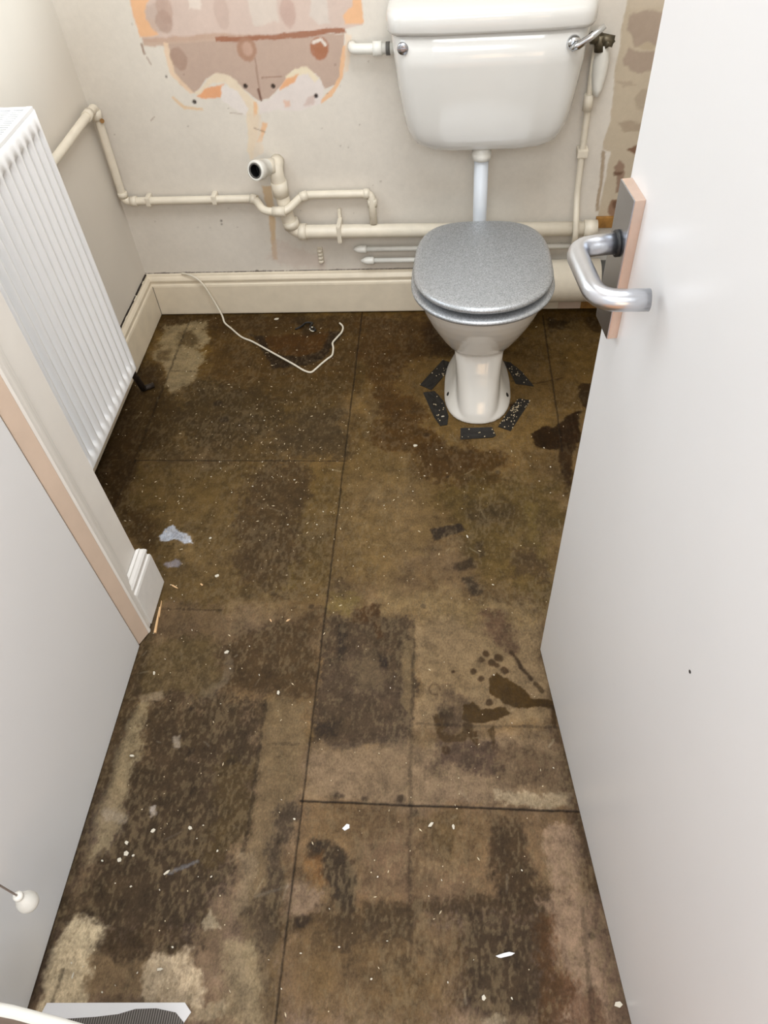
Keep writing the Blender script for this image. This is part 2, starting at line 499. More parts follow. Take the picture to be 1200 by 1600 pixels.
# (outline, colour, opacity, edge softness, wander, breakup, wetness)
for poly, rgb, op, soft, warp, tex, wet in (
    # far field, wetter and darker towards the left and the back
    ([(-1.057, 1.957), (-0.887, 1.778), (-0.881, 1.548), (-0.898, 1.253), (-0.988, 1.252), (-1.068, 1.495)], (66,48,27), .8, .05, .03, .2, .5),
    ([(-0.993, 2.132), (-0.314, 2.124), (-0.306, 2.029), (-0.985, 2.056)], (72,52,30), .6, .04, .03, .3, .3),
    ([(-0.314, 2.117), (-0.014, 2.110), (-0.032, 1.893), (-0.127, 1.771), (-0.198, 1.656), (-0.295, 1.896)], (88,61,31), .7, .06, .05, .3, .3),
    ([(-0.841, 2.111), (-0.312, 2.099), (-0.308, 1.714), (-0.544, 1.658), (-0.753, 1.807)], (92,68,36), .6, .05, .05, .3, .2),
    ([(-0.974, 1.779), (-0.327, 1.803), (-0.302, 1.459), (-0.894, 1.457)], (98,80,52), .5, .05, .03, .3, 0),
    ([(-0.843, 1.631), (-0.808, 1.777), (-0.601, 1.760), (-0.505, 1.658), (-0.560, 1.522), (-0.749, 1.522)], (74,60,40), .6, .05, .06, .6, 0),
    ([(-0.518, 1.616), (-0.332, 1.657), (-0.303, 1.471), (-0.494, 1.466)], (84,70,52), .6, .05, .05, .5, 0),
    ([(-0.965, 2.084), (-0.843, 2.100), (-0.810, 1.997), (-0.850, 1.954), (-0.807, 1.936), (-0.791, 1.808), (-0.856, 1.735), (-0.895, 1.778), (-0.934, 1.879), (-0.977, 1.946)], (152,132,100), .85, .02, .03, .45, 0),
    ([(-0.907, 2.041), (-0.868, 2.054), (-0.839, 1.984), (-0.867, 1.954), (-0.899, 1.978)], (92,72,42), .7, .02, .02, .3, 0),
    ([(-0.960, 1.945), (-0.915, 1.955), (-0.909, 1.898), (-0.941, 1.905)], (92,72,42), .6, .02, .02, .3, 0),
    ([(-0.916, 1.718), (-0.852, 1.747), (-0.800, 1.495), (-0.897, 1.469)], (76,58,32), .7, .03, .03, .3, .3),
    # the dark pentagon left of the pan
    ([(-0.666, 2.029), (-0.621, 2.018), (-0.568, 1.926), (-0.482, 1.912), (-0.423, 1.937), (-0.400, 2.038), (-0.357, 2.030), (-0.406, 1.898), (-0.454, 1.860), (-0.563, 1.846), (-0.607, 1.933)], (54,39,25), .9, .012, .012, .3, .2),
    ([(-0.620, 2.014), (-0.400, 2.034), (-0.423, 1.937), (-0.482, 1.912), (-0.568, 1.926)], (92,62,30), .8, .02, .01, .3, .1),
    ([(-0.527, 2.114), (-0.460, 2.102), (-0.433, 2.024), (-0.495, 2.005)], (56,42,24), .6, .02, .02, .4, .3),
    # around the pan
    ([(-0.182, 1.772), (-0.112, 1.894), (-0.012, 1.908), (0.188, 1.921), (0.278, 1.797), (0.289, 1.654), (0.260, 1.548), (0.115, 1.468), (-0.008, 1.482), (-0.101, 1.575), (-0.151, 1.656)], (128,104,68), .75, .04, .04, .35, 0),
    ([(-0.202, 1.713), (-0.107, 1.741), (-0.063, 1.548), (-0.026, 1.497), (-0.114, 1.460), (-0.208, 1.522)], (90,63,32), .7, .04, .05, .4, .3),
    ([(-0.098, 2.094), (-0.014, 2.110), (0.012, 1.892), (-0.032, 1.883), (-0.083, 1.941)], (66,45,24), .6, .03, .03, .3, .3),
    ([(-0.116, 1.497), (-0.027, 1.523), (0.116, 1.498), (0.166, 1.444), (0.129, 1.377), (0.027, 1.372), (-0.077, 1.394), (-0.131, 1.442)], (80,56,28), .75, .05, .05, .35, .3),
    ([(0.167, 1.890), (0.319, 2.085), (0.482, 2.081), (0.425, 1.766), (0.340, 1.654), (0.257, 1.768)], (112,90,58), .6, .05, .05, .4, 0),
    ([(0.315, 2.085), (0.381, 2.090), (0.380, 2.043), (0.319, 2.030)], (52,38,24), .7, .02, .03, .5, .2),
    ([(0.432, 2.089), (0.495, 2.091), (0.474, 2.020), (0.434, 2.015)], (56,38,22), .6, .02, .03, .4, .2),
    ([(0.365, 1.761), (0.417, 1.772), (0.391, 1.654), (0.370, 1.676)], (58,40,22), .85, .01, .02, .4, .5),
    ([(0.223, 1.559), (0.253, 1.580), (0.291, 1.580), (0.329, 1.627), (0.372, 1.649), (0.354, 1.523), (0.308, 1.493), (0.269, 1.488), (0.236, 1.503)], (54,36,18), .95, .008, .012, .15, .8),
    ([(0.302, 1.587), (0.363, 1.614), (0.322, 1.402), (0.303, 1.322), (0.297, 1.449)], (62,42,22), .85, .01, .015, .25, .6),
    ([(0.171, 1.677), (0.199, 1.688), (0.205, 1.655), (0.175, 1.641)], (70,44,20), .7, .01, .01, .3, .3),
    # middle of the floor
    ([(-0.288, 1.497), (-0.116, 1.497), (-0.024, 1.353), (-0.037, 1.138), (-0.160, 1.058), (-0.278, 1.055), (-0.291, 1.350)], (126,104,70), .6, .06, .05, .4, 0),
    ([(-0.024, 1.353), (0.096, 1.400), (0.296, 1.355), (0.246, 1.143), (0.217, 0.957), (0.088, 1.063), (-0.006, 1.263)], (104,86,52), .6, .06, .05, .5, 0),
    ([(0.060, 1.286), (0.160, 1.298), (0.165, 1.233), (0.068, 1.239)], (80,66,46), .6, .03, .03, .5, 0),
    ([(-0.051, 1.207), (0.030, 1.227), (0.043, 1.202), (-0.038, 1.172)], (60,50,42), .85, .008, .008, .4, 0),
    ([(0.008, 1.092), (0.050, 1.124), (0.065, 1.093), (0.014, 1.076)], (66,54,42), .7, .012, .015, .5, 0),
    ([(0.023, 1.057), (0.050, 1.062), (0.079, 1.016), (0.049, 1.006)], (64,54,44), .7, .012, .015, .5, 0),
    ([(0.068, 1.160), (0.084, 1.164), (0.089, 1.128), (0.074, 1.124)], (66,54,40), .6, .012, .015, .5, 0),
    ([(0.137, 1.141), (0.216, 1.152), (0.213, 1.065), (0.141, 1.054)], (88,70,52), .6, .03, .04, .5, 0),
    ([(0.193, 1.298), (0.232, 1.303), (0.230, 1.127), (0.216, 1.103), (0.211, 1.182)], (124,104,66), .5, .02, .02, .5, 0),
    ([(-0.174, 1.029), (-0.096, 1.021), (0.203, 0.965), (0.197, 0.914), (-0.078, 0.941), (-0.168, 0.947)], (138,116,82), .7, .04, .04, .5, 0),
    ([(-0.288, 1.017), (-0.218, 1.000), (-0.213, 0.943), (-0.285, 0.941)], (132,112,72), .7, .02, .03, .4, 0),
    ([(-0.363, 1.102), (-0.300, 1.113), (-0.294, 0.962), (-0.355, 0.979)], (122,100,66), .6, .02, .03, .4, 0),
    ([(-0.458, 1.083), (-0.387, 1.096), (-0.373, 1.019), (-0.437, 1.003)], (128,106,64), .7, .008, .015, .4, 0),
    # left middle
    ([(-0.886, 1.429), (-0.300, 1.432), (-0.298, 1.055), (-0.401, 0.978), (-0.716, 0.970), (-0.881, 1.253)], (110,90,56), .6, .05, .05, .4, 0),
    ([(-0.567, 1.408), (-0.446, 1.446), (-0.371, 1.385), (-0.393, 1.259), (-0.404, 0.996), (-0.522, 1.050), (-0.565, 1.213)], (88,70,50), .7, .05, .05, .5, 0),
    ([(-0.887, 1.276), (-0.806, 1.254), (-0.758, 1.126), (-0.823, 1.145)], (80,60,34), .7, .03, .03, .3, .1),
    ([(-0.732, 1.172), (-0.667, 1.169), (-0.632, 1.107), (-0.703, 1.110)], (140,116,80), .6, .03, .03, .5, 0),
    ([(-0.758, 1.172), (-0.749, 1.197), (-0.729, 1.213), (-0.705, 1.185), (-0.681, 1.173), (-0.659, 1.152), (-0.681, 1.143), (-0.713, 1.164), (-0.728, 1.155), (-0.748, 1.155)], (176,166,148), .9, .006, .01, .4, 0),
    ([(-0.716, 1.084), (-0.697, 1.100), (-0.672, 1.087), (-0.680, 1.073), (-0.706, 1.070)], (140,126,110), .85, .006, .01, .3, 0),
    ([(-0.703, 0.864), (-0.535, 0.865), (-0.503, 0.728), (-0.690, 0.722)], (100,84,54), .6, .03, .03, .4, 0),
    ([(-0.521, 0.835), (-0.478, 0.887), (-0.409, 0.927), (-0.295, 0.941), (-0.288, 0.740), (-0.363, 0.727), (-0.495, 0.744)], (86,68,46), .8, .04, .03, .3, 0),
    ([(-0.509, 0.849), (-0.483, 0.772), (-0.493, 0.733), (-0.508, 0.725), (-0.507, 0.787)], (140,122,94), .4, .01, .02, .5, 0),
    ([(-0.546, 0.746), (-0.509, 0.755), (-0.496, 0.716), (-0.536, 0.709)], (130,112,84), .6, .02, .02, .6, 0),
    # near left sheet
    ([(-0.668, 0.715), (-0.406, 0.713), (-0.391, 0.533), (-0.399, 0.410), (-0.419, 0.341), (-0.430, 0.256), (-0.641, 0.245), (-0.690, 0.284), (-0.657, 0.434), (-0.654, 0.562)], (78,64,47), .85, .05, .04, .55, 0),
    ([(-0.486, 0.568), (-0.397, 0.599), (-0.389, 0.410), (-0.447, 0.390), (-0.489, 0.406), (-0.436, 0.456)], (104,86,56), .6, .03, .04, .6, 0),
    ([(-0.687, 0.719), (-0.665, 0.716), (-0.649, 0.575), (-0.648, 0.471), (-0.653, 0.392), (-0.684, 0.379), (-0.699, 0.507), (-0.691, 0.616)], (152,132,98), .75, .02, .02, .75, 0),
    ([(-0.690, 0.726), (-0.631, 0.736), (-0.627, 0.718), (-0.677, 0.707)], (146,126,96), .7, .008, .01, .5, 0),
    ([(-0.397, 0.716), (-0.308, 0.719), (-0.301, 0.511), (-0.294, 0.336), (-0.273, 0.141), (-0.316, 0.139), (-0.372, 0.290), (-0.384, 0.507)], (126,106,76), .8, .02, .02, .5, 0),
    ([(-0.338, 0.497), (-0.301, 0.511), (-0.299, 0.391), (-0.297, 0.294), (-0.326, 0.292)], (80,68,52), .7, .03, .03, .6, 0),
    ([(-0.353, 0.344), (-0.306, 0.358), (-0.302, 0.253), (-0.350, 0.231)], (86,72,52), .6, .03, .04, .5, 0),
    ([(-0.393, 0.398), (-0.363, 0.406), (-0.356, 0.312), (-0.380, 0.300)], (140,120,90), .6, .015, .02, .6, 0),
    ([(-0.586, 0.634), (-0.568, 0.637), (-0.564, 0.609), (-0.576, 0.603)], (152,134,106), .8, .006, .01, .4, 0),
    ([(-0.599, 0.483), (-0.586, 0.486), (-0.580, 0.469), (-0.591, 0.466)], (168,150,122), .8, .005, .008, .4, 0),
    ([(-0.689, 0.475), (-0.638, 0.474), (-0.639, 0.456), (-0.677, 0.457)], (150,132,104), .6, .008, .012, .6, 0),
    ([(-0.445, 0.278), (-0.429, 0.303), (-0.408, 0.288), (-0.399, 0.276), (-0.423, 0.275), (-0.434, 0.264)], (164,144,110), .8, .008, .012, .5, 0),
    ([(-0.690, 0.118), (-0.700, 0.192), (-0.701, 0.263), (-0.690, 0.290), (-0.658, 0.280), (-0.621, 0.265), (-0.615, 0.238), (-0.627, 0.226), (-0.612, 0.157), (-0.623, 0.121)], (182,160,122), .9, .012, .02, .35, 0),
    ([(-0.634, 0.225), (-0.582, 0.248), (-0.515, 0.242), (-0.506, 0.165), (-0.612, 0.157)], (136,114,82), .75, .02, .03, .8, 0),
    ([(-0.631, 0.251), (-0.526, 0.261), (-0.454, 0.255), (-0.462, 0.240), (-0.550, 0.220), (-0.611, 0.227)], (84,68,48), .7, .02, .03, .6, 0),
    ([(-0.520, 0.162), (-0.522, 0.212), (-0.517, 0.237), (-0.451, 0.243), (-0.424, 0.207), (-0.418, 0.160), (-0.463, 0.153)], (178,156,120), .9, .012, .02, .35, 0),
    ([(-0.380, 0.251), (-0.338, 0.261), (-0.312, 0.139), (-0.376, 0.136), (-0.381, 0.200)], (150,130,96), .75, .025, .02, .55, 0),
    ([(-0.431, 0.160), (-0.383, 0.172), (-0.376, 0.136), (-0.430, 0.132)], (160,140,106), .7, .012, .02, .5, 0),
    # the dark tile ghost in the middle and the pale area right of it
    ([(-0.075, 0.939), (0.203, 0.914), (0.203, 0.840), (0.222, 0.691), (-0.071, 0.681)], (140,118,86), .8, .03, .03, .45, 0),
    ([(-0.285, 0.932), (-0.083, 0.937), (-0.080, 0.683), (-0.095, 0.631), (-0.283, 0.624), (-0.284, 0.740)], (88,73,55), .8, .018, .02, .7, 0),
    ([(-0.204, 0.845), (-0.162, 0.862), (-0.142, 0.783), (-0.182, 0.751), (-0.215, 0.796)], (128,108,78), .5, .03, .04, .8, 0),
    ([(-0.105, 0.880), (-0.084, 0.881), (-0.082, 0.695), (-0.104, 0.723)], (140,118,84), .6, .01, .015, .5, 0),
    ([(-0.161, 0.846), (-0.129, 0.840), (-0.133, 0.814), (-0.153, 0.814)], (58,48,42), .75, .012, .015, .5, 0),
    ([(-0.260, 0.919), (-0.241, 0.919), (-0.233, 0.811), (-0.249, 0.827)], (62,52,44), .7, .012, .012, .6, 0),
    ([(-0.283, 0.673), (-0.246, 0.689), (-0.229, 0.654), (-0.268, 0.643)], (58,48,40), .7, .015, .02, .6, 0),
    ([(-0.222, 0.964), (-0.169, 0.969), (-0.159, 0.904), (-0.143, 0.886), (-0.163, 0.882), (-0.184, 0.921), (-0.223, 0.925)], (92,68,44), .85, .008, .015, .3, 0),
    ([(0.063, 0.953), (0.115, 0.958), (0.162, 0.880), (0.140, 0.858), (0.084, 0.902)], (104,82,60), .75, .025, .025, .5, 0),
    ([(-0.029, 0.741), (0.026, 0.750), (0.053, 0.714), (-0.001, 0.634), (-0.030, 0.654)], (94,76,56), .6, .03, .03, .6, 0),
    ([(-0.288, 0.619), (-0.080, 0.638), (0.220, 0.670), (0.249, 0.519), (-0.289, 0.511)], (140,118,88), .75, .03, .02, .5, 0),
    ([(-0.036, 0.580), (-0.014, 0.655), (0.039, 0.636), (0.104, 0.645), (0.104, 0.568), (-0.000, 0.593)], (92,74,56), .75, .03, .03, .5, 0),
    ([(0.104, 0.632), (0.208, 0.649), (0.216, 0.558), (0.126, 0.560)], (104,84,60), .6, .04, .04, .6, 0),
    ([(0.094, 0.540), (0.244, 0.549), (0.243, 0.519), (0.094, 0.518)], (164,144,110), .6, .01, .015, .9, 0),
    # wet splashes by the right-hand door
    ([(0.081, 0.787), (0.103, 0.803), (0.136, 0.782), (0.152, 0.771), (0.182, 0.748), (0.219, 0.743), (0.219, 0.723), (0.185, 0.727), (0.150, 0.726), (0.118, 0.734), (0.086, 0.756)], (84,62,26), .95, .004, .01, .12, .9),
    ([(0.029, 0.722), (0.048, 0.734), (0.069, 0.717), (0.096, 0.718), (0.123, 0.728), (0.133, 0.708), (0.093, 0.695), (0.059, 0.688), (0.031, 0.693)], (82,61,27), .95, .004, .01, .12, .9),
    ([(-0.034, 0.699), (-0.009, 0.709), (-0.001, 0.680), (-0.014, 0.669), (0.005, 0.655), (0.028, 0.662), (0.036, 0.687), (0.055, 0.694), (0.049, 0.657), (0.026, 0.642), (-0.001, 0.641), (-0.027, 0.663)], (84,64,36), .85, .006, .01, .25, .6),
    ([(-0.024, 0.711), (0.007, 0.715), (0.015, 0.681), (-0.006, 0.677)], (72,58,44), .6, .012, .012, .4, .2),
    ([(0.217, 0.734), (0.225, 0.729), (0.226, 0.680), (0.213, 0.680)], (76,56,30), .8, .005, .006, .2, .7),
    ([(0.039, 0.671), (0.060, 0.669), (0.060, 0.633), (0.047, 0.643)], (84,62,32), .8, .005, .008, .2, .5),
    ([(0.079, 0.672), (0.095, 0.687), (0.096, 0.634)], (84,64,36), .7, .004, .006, .2, .5),
    # near right sheet
    ([(-0.292, 0.501), (0.249, 0.507), (0.268, 0.385), (0.207, 0.340), (-0.300, 0.315)], (122,99,68), .6, .03, .03, .4, 0),
    ([(-0.259, 0.437), (-0.220, 0.427), (-0.203, 0.407), (-0.172, 0.353), (-0.164, 0.316), (-0.187, 0.316), (-0.223, 0.345), (-0.235, 0.383), (-0.267, 0.404)], (66,55,42), .85, .02, .025, .5, 0),
    ([(-0.273, 0.398), (-0.240, 0.408), (-0.228, 0.370), (-0.258, 0.358)], (140,106,66), .45, .02, .02, .5, 0),
    ([(-0.294, 0.353), (-0.234, 0.357), (-0.232, 0.318), (-0.287, 0.311)], (140,118,90), .8, .02, .02, .4, 0),
    ([(-0.304, 0.309), (-0.068, 0.342), (0.210, 0.377), (0.218, 0.341), (-0.066, 0.308), (-0.300, 0.283)], (78,62,42), .7, .03, .03, .5, 0),
    ([(0.073, 0.415), (0.096, 0.479), (0.135, 0.481), (0.142, 0.435), (0.162, 0.380), (0.174, 0.349), (0.083, 0.355)], (76,60,42), .75, .03, .03, .5, 0),
    ([(0.019, 0.326), (0.082, 0.342), (0.172, 0.330), (0.169, 0.258), (0.184, 0.194), (0.109, 0.163), (0.027, 0.194)], (74,59,42), .8, .06, .03, .4, 0),
    ([(-0.295, 0.284), (-0.066, 0.306), (0.019, 0.310), (0.025, 0.159), (-0.286, 0.141)], (112,90,58), .55, .05, .04, .5, 0),
    ([(-0.205, 0.309), (-0.067, 0.321), (-0.076, 0.275), (-0.194, 0.264)], (84,68,48), .6, .03, .04, .5, 0),
    ([(0.186, 0.483), (0.241, 0.483), (0.250, 0.428), (0.238, 0.371), (0.195, 0.365)], (152,128,98), .75, .015, .02, .75, 0),
    ([(0.169, 0.359), (0.294, 0.370), (0.305, 0.175), (0.179, 0.167), (0.193, 0.204)], (148,124,94), .8, .015, .02, .7, 0),
    ([(0.159, 0.327), (0.181, 0.329), (0.194, 0.250), (0.217, 0.233), (0.192, 0.168), (0.161, 0.166), (0.163, 0.258)], (96,68,40), .65, .02, .02, .6, 0),
    ([(0.207, 0.223), (0.249, 0.221), (0.264, 0.172), (0.202, 0.169)], (100,74,50), .6, .02, .02, .8, 0),
    ([(0.062, 0.174), (0.080, 0.183), (0.096, 0.173), (0.094, 0.162), (0.063, 0.161)], (164,144,110), .7, .01, .012, .6, 0),
    ([(-0.049, 0.485), (0.025, 0.488), (0.001, 0.428), (-0.041, 0.438)], (100,82,54), .6, .03, .03, .6, 0),
    ([(-0.170, 0.444), (-0.072, 0.460), (-0.068, 0.348), (-0.161, 0.343)], (132,108,80), .5, .03, .03, .6, 0),
    # painted shade under the left door, dark line along the right door bottom
    ([(-0.707, 0.844), (-0.687, 0.841), (-0.688, 0.588), (-0.701, 0.316), (-0.703, 0.154), (-0.723, 0.139), (-0.725, 0.348), (-0.712, 0.629)], (52,42,32), .55, .03, .008, .4, 0),
    ([(0.214, 0.764), (0.234, 0.650), (0.270, 0.452), (0.311, 0.175), (0.275, 0.173), (0.240, 0.451), (0.213, 0.677)], (72,54,38), .5, .03, .01, .5, 0),
):
    P(poly, rgb, op, soft * (.9 if not wet else .8), warp * 1.15, tex if not wet else tex * .4, wet)
for px, r in (((0.071, 0.835), .008), ((0.094, 0.828), .009), ((0.110, 0.841), .010), ((0.122, 0.811), .009), ((0.054, 0.806), .007), ((0.068, 0.789), .007), ((0.087, 0.733), .008), ((0.105, 0.822), .006),
              ((-0.004, 0.625), .009), ((0.009, 0.803), .004), ((0.083, 0.850), .008)):
    D(px, r, (78, 58, 36), op=.85, soft=.004, warp=.004, wet=.5)
G.line([(0.137, 0.859), (0.159, 0.823), (0.178, 0.790)], (66, 50, 34), .008, .8, .004, .006, .3)
G.line([(0.186, 0.781), (0.198, 0.763)], (70, 54, 34), .01, .7, .004, .006, .3)
for px, r in (((-0.220, 0.522), .007), ((-0.209, 0.522), .004), ((-0.164, 0.518), .006), ((-0.094, 0.521), .007), ((-0.064, 0.496), .006), ((-0.059, 0.971), .006), ((-0.325, 0.965), .006), ((-0.557, 0.700), .005),
              ((-0.535, 0.603), .007), ((-0.448, 0.581), .008), ((-0.320, 0.431), .006), ((-0.259, 0.299), .012), ((-0.708, 1.687), .012), ((0.253, 0.300), .006), ((-0.072, 1.548), .010), ((-0.673, 1.616), .014), ((-0.007, 1.388), .005), ((0.130, 1.405), .006)):
    D(px, r, (50, 40, 32), op=.6, soft=.006, warp=.006)
for c_, r0 in (((0.277, 1.929), .03), ((-0.032, 0.759), .012), ((-0.702, 1.776), .014)):
    G.line([(c_[0] + r0 * math.cos(k * PI / 6), c_[1] + r0 * math.sin(k * PI / 6)) for k in range(11)], (74, 54, 34), .003, .5, .004, .004, .3)
G.line([(0.181, 1.783), (0.257, 1.773), (0.334, 1.796)], (66, 46, 26), .004, .6, .004, .01, .3)
G.line([(-0.351, 0.334), (-0.294, 0.353)], (146, 134, 112), .004, .2, .004, .004, .4)
G.line([(-0.526, 0.364), (-0.472, 0.389)], (160, 150, 130), .005, .35, .006, .004, .6)
# trodden-in plaster dust and scuffs
rs = np.random.RandomState(5)
for k in range(90):
    x, y = rs.uniform(-.95, .28), rs.uniform(.15, 2.05)
    a, l = rs.uniform(0, PI), rs.uniform(.006, .035)
    G.line([(x, y), (x + l * math.cos(a), y + l * math.sin(a))], (158, 140, 108), rs.uniform(.0015, .004), rs.uniform(.15, .45), .003, .003, .5)

ref = np.array(lin(106, 86, 56))
q = np.maximum(G.c, 1e-4) / ref
G.c = ref * np.where(q > 1, q ** 1.75, q ** 1.22)
lum = G.c @ np.array((.3, .6, .1))
G.c = np.maximum(lum[:, None] + (G.c - lum[:, None]) * 1.10, .003)
G.c *= np.array((1.03, 1.0, 1.02)) * (1 - yy) + np.array((1.03, 1.0, .86)) * yy
# worn-through fibre speckle over everything
t1 = fbm(G.u * 1.5, G.v * .75, 130, 501, 3)
t2 = fbm(G.u, G.v, 30, 601, 4)
t3 = fbm(G.u, G.v, 12, 701, 4)
mk = np.clip((t1 - .52) * 6.0 + (t3 - .50) * 3.0, 0, 1)[:, None] * (.40 - .16 * yy) * (1 - G.wet[:, None])
G.c = G.c * (1 - mk) + np.array(lin(160, 138, 104)) * mk
mk = np.clip((t2 - .55) * 5.0 + (.5 - t1) * 2.5, 0, 1)[:, None] * (.30 - .14 * yy)
G.c = G.c * (1 - mk) + np.array(lin(66, 54, 38)) * mk
# sheet joints and the ghost lines of the old tiles
for pts, w_, op_, h_ in (
        ([(-0.303, 2.142), (-0.284, 0.141)], 0.0032, 0.9, -0.0018),
        ([(-0.898, 1.446), (-0.290, 1.446)], 0.003, 0.8, -0.0014),
        ([(-0.291, 0.509), (0.252, 0.512)], 0.004, 0.95, -0.002),
        ([(-0.895, 2.119), (-0.900, 1.439)], 0.005, 0.6, -0.001),
        ([(-0.900, 1.439), (-0.909, 1.264)], 0.004, 0.35, 0),
        ([(0.296, 2.110), (0.306, 1.486)], 0.005, 0.7, -0.001),
        ([(-0.068, 0.681), (0.224, 0.680)], 0.0035, 0.5, -0.0006),
        ([(-0.892, 1.840), (-0.812, 1.839)], 0.003, 0.6, 0),
        ([(-0.698, 0.949), (-0.545, 0.951)], 0.003, 0.5, 0),
        ([(-0.397, 0.721), (-0.387, 0.410)], 0.006, 0.5, 0),
        ([(-0.081, 0.941), (-0.078, 0.681), (-0.073, 0.513)], 0.007, 0.42, 0),
        ([(-0.073, 0.513), (-0.067, 0.326)], 0.006, 0.4, 0),
        ([(-0.384, 0.623), (-0.313, 0.625)], 0.003, 0.4, 0),
        ([(-0.498, 0.722), (-0.404, 0.716)], 0.004, 0.3, 0),
        ([(-0.492, 0.245), (-0.714, 0.231)], 0.003, 0.2, 0),
        ([(0.242, 0.337), (0.238, 0.171)], 0.008, 0.45, 0),
        ([(-0.676, 0.144), (-0.673, 0.199)], 0.004, 0.6, 0)):
    G.line(pts, (38, 28, 19), w_, op_, 0.003 if op_ > .6 else .006, 0.002 if op_ > .6 else .005, 0.15 if op_ > .6 else .9, h_)
G.build('floor', lambda u, v, h: (u, v, h), grid_mat('worn_stained_hardboard', 0.5, 210, (1.25, 0.8, 1), 0.55, 0.28, 0.4, gain=0.48))

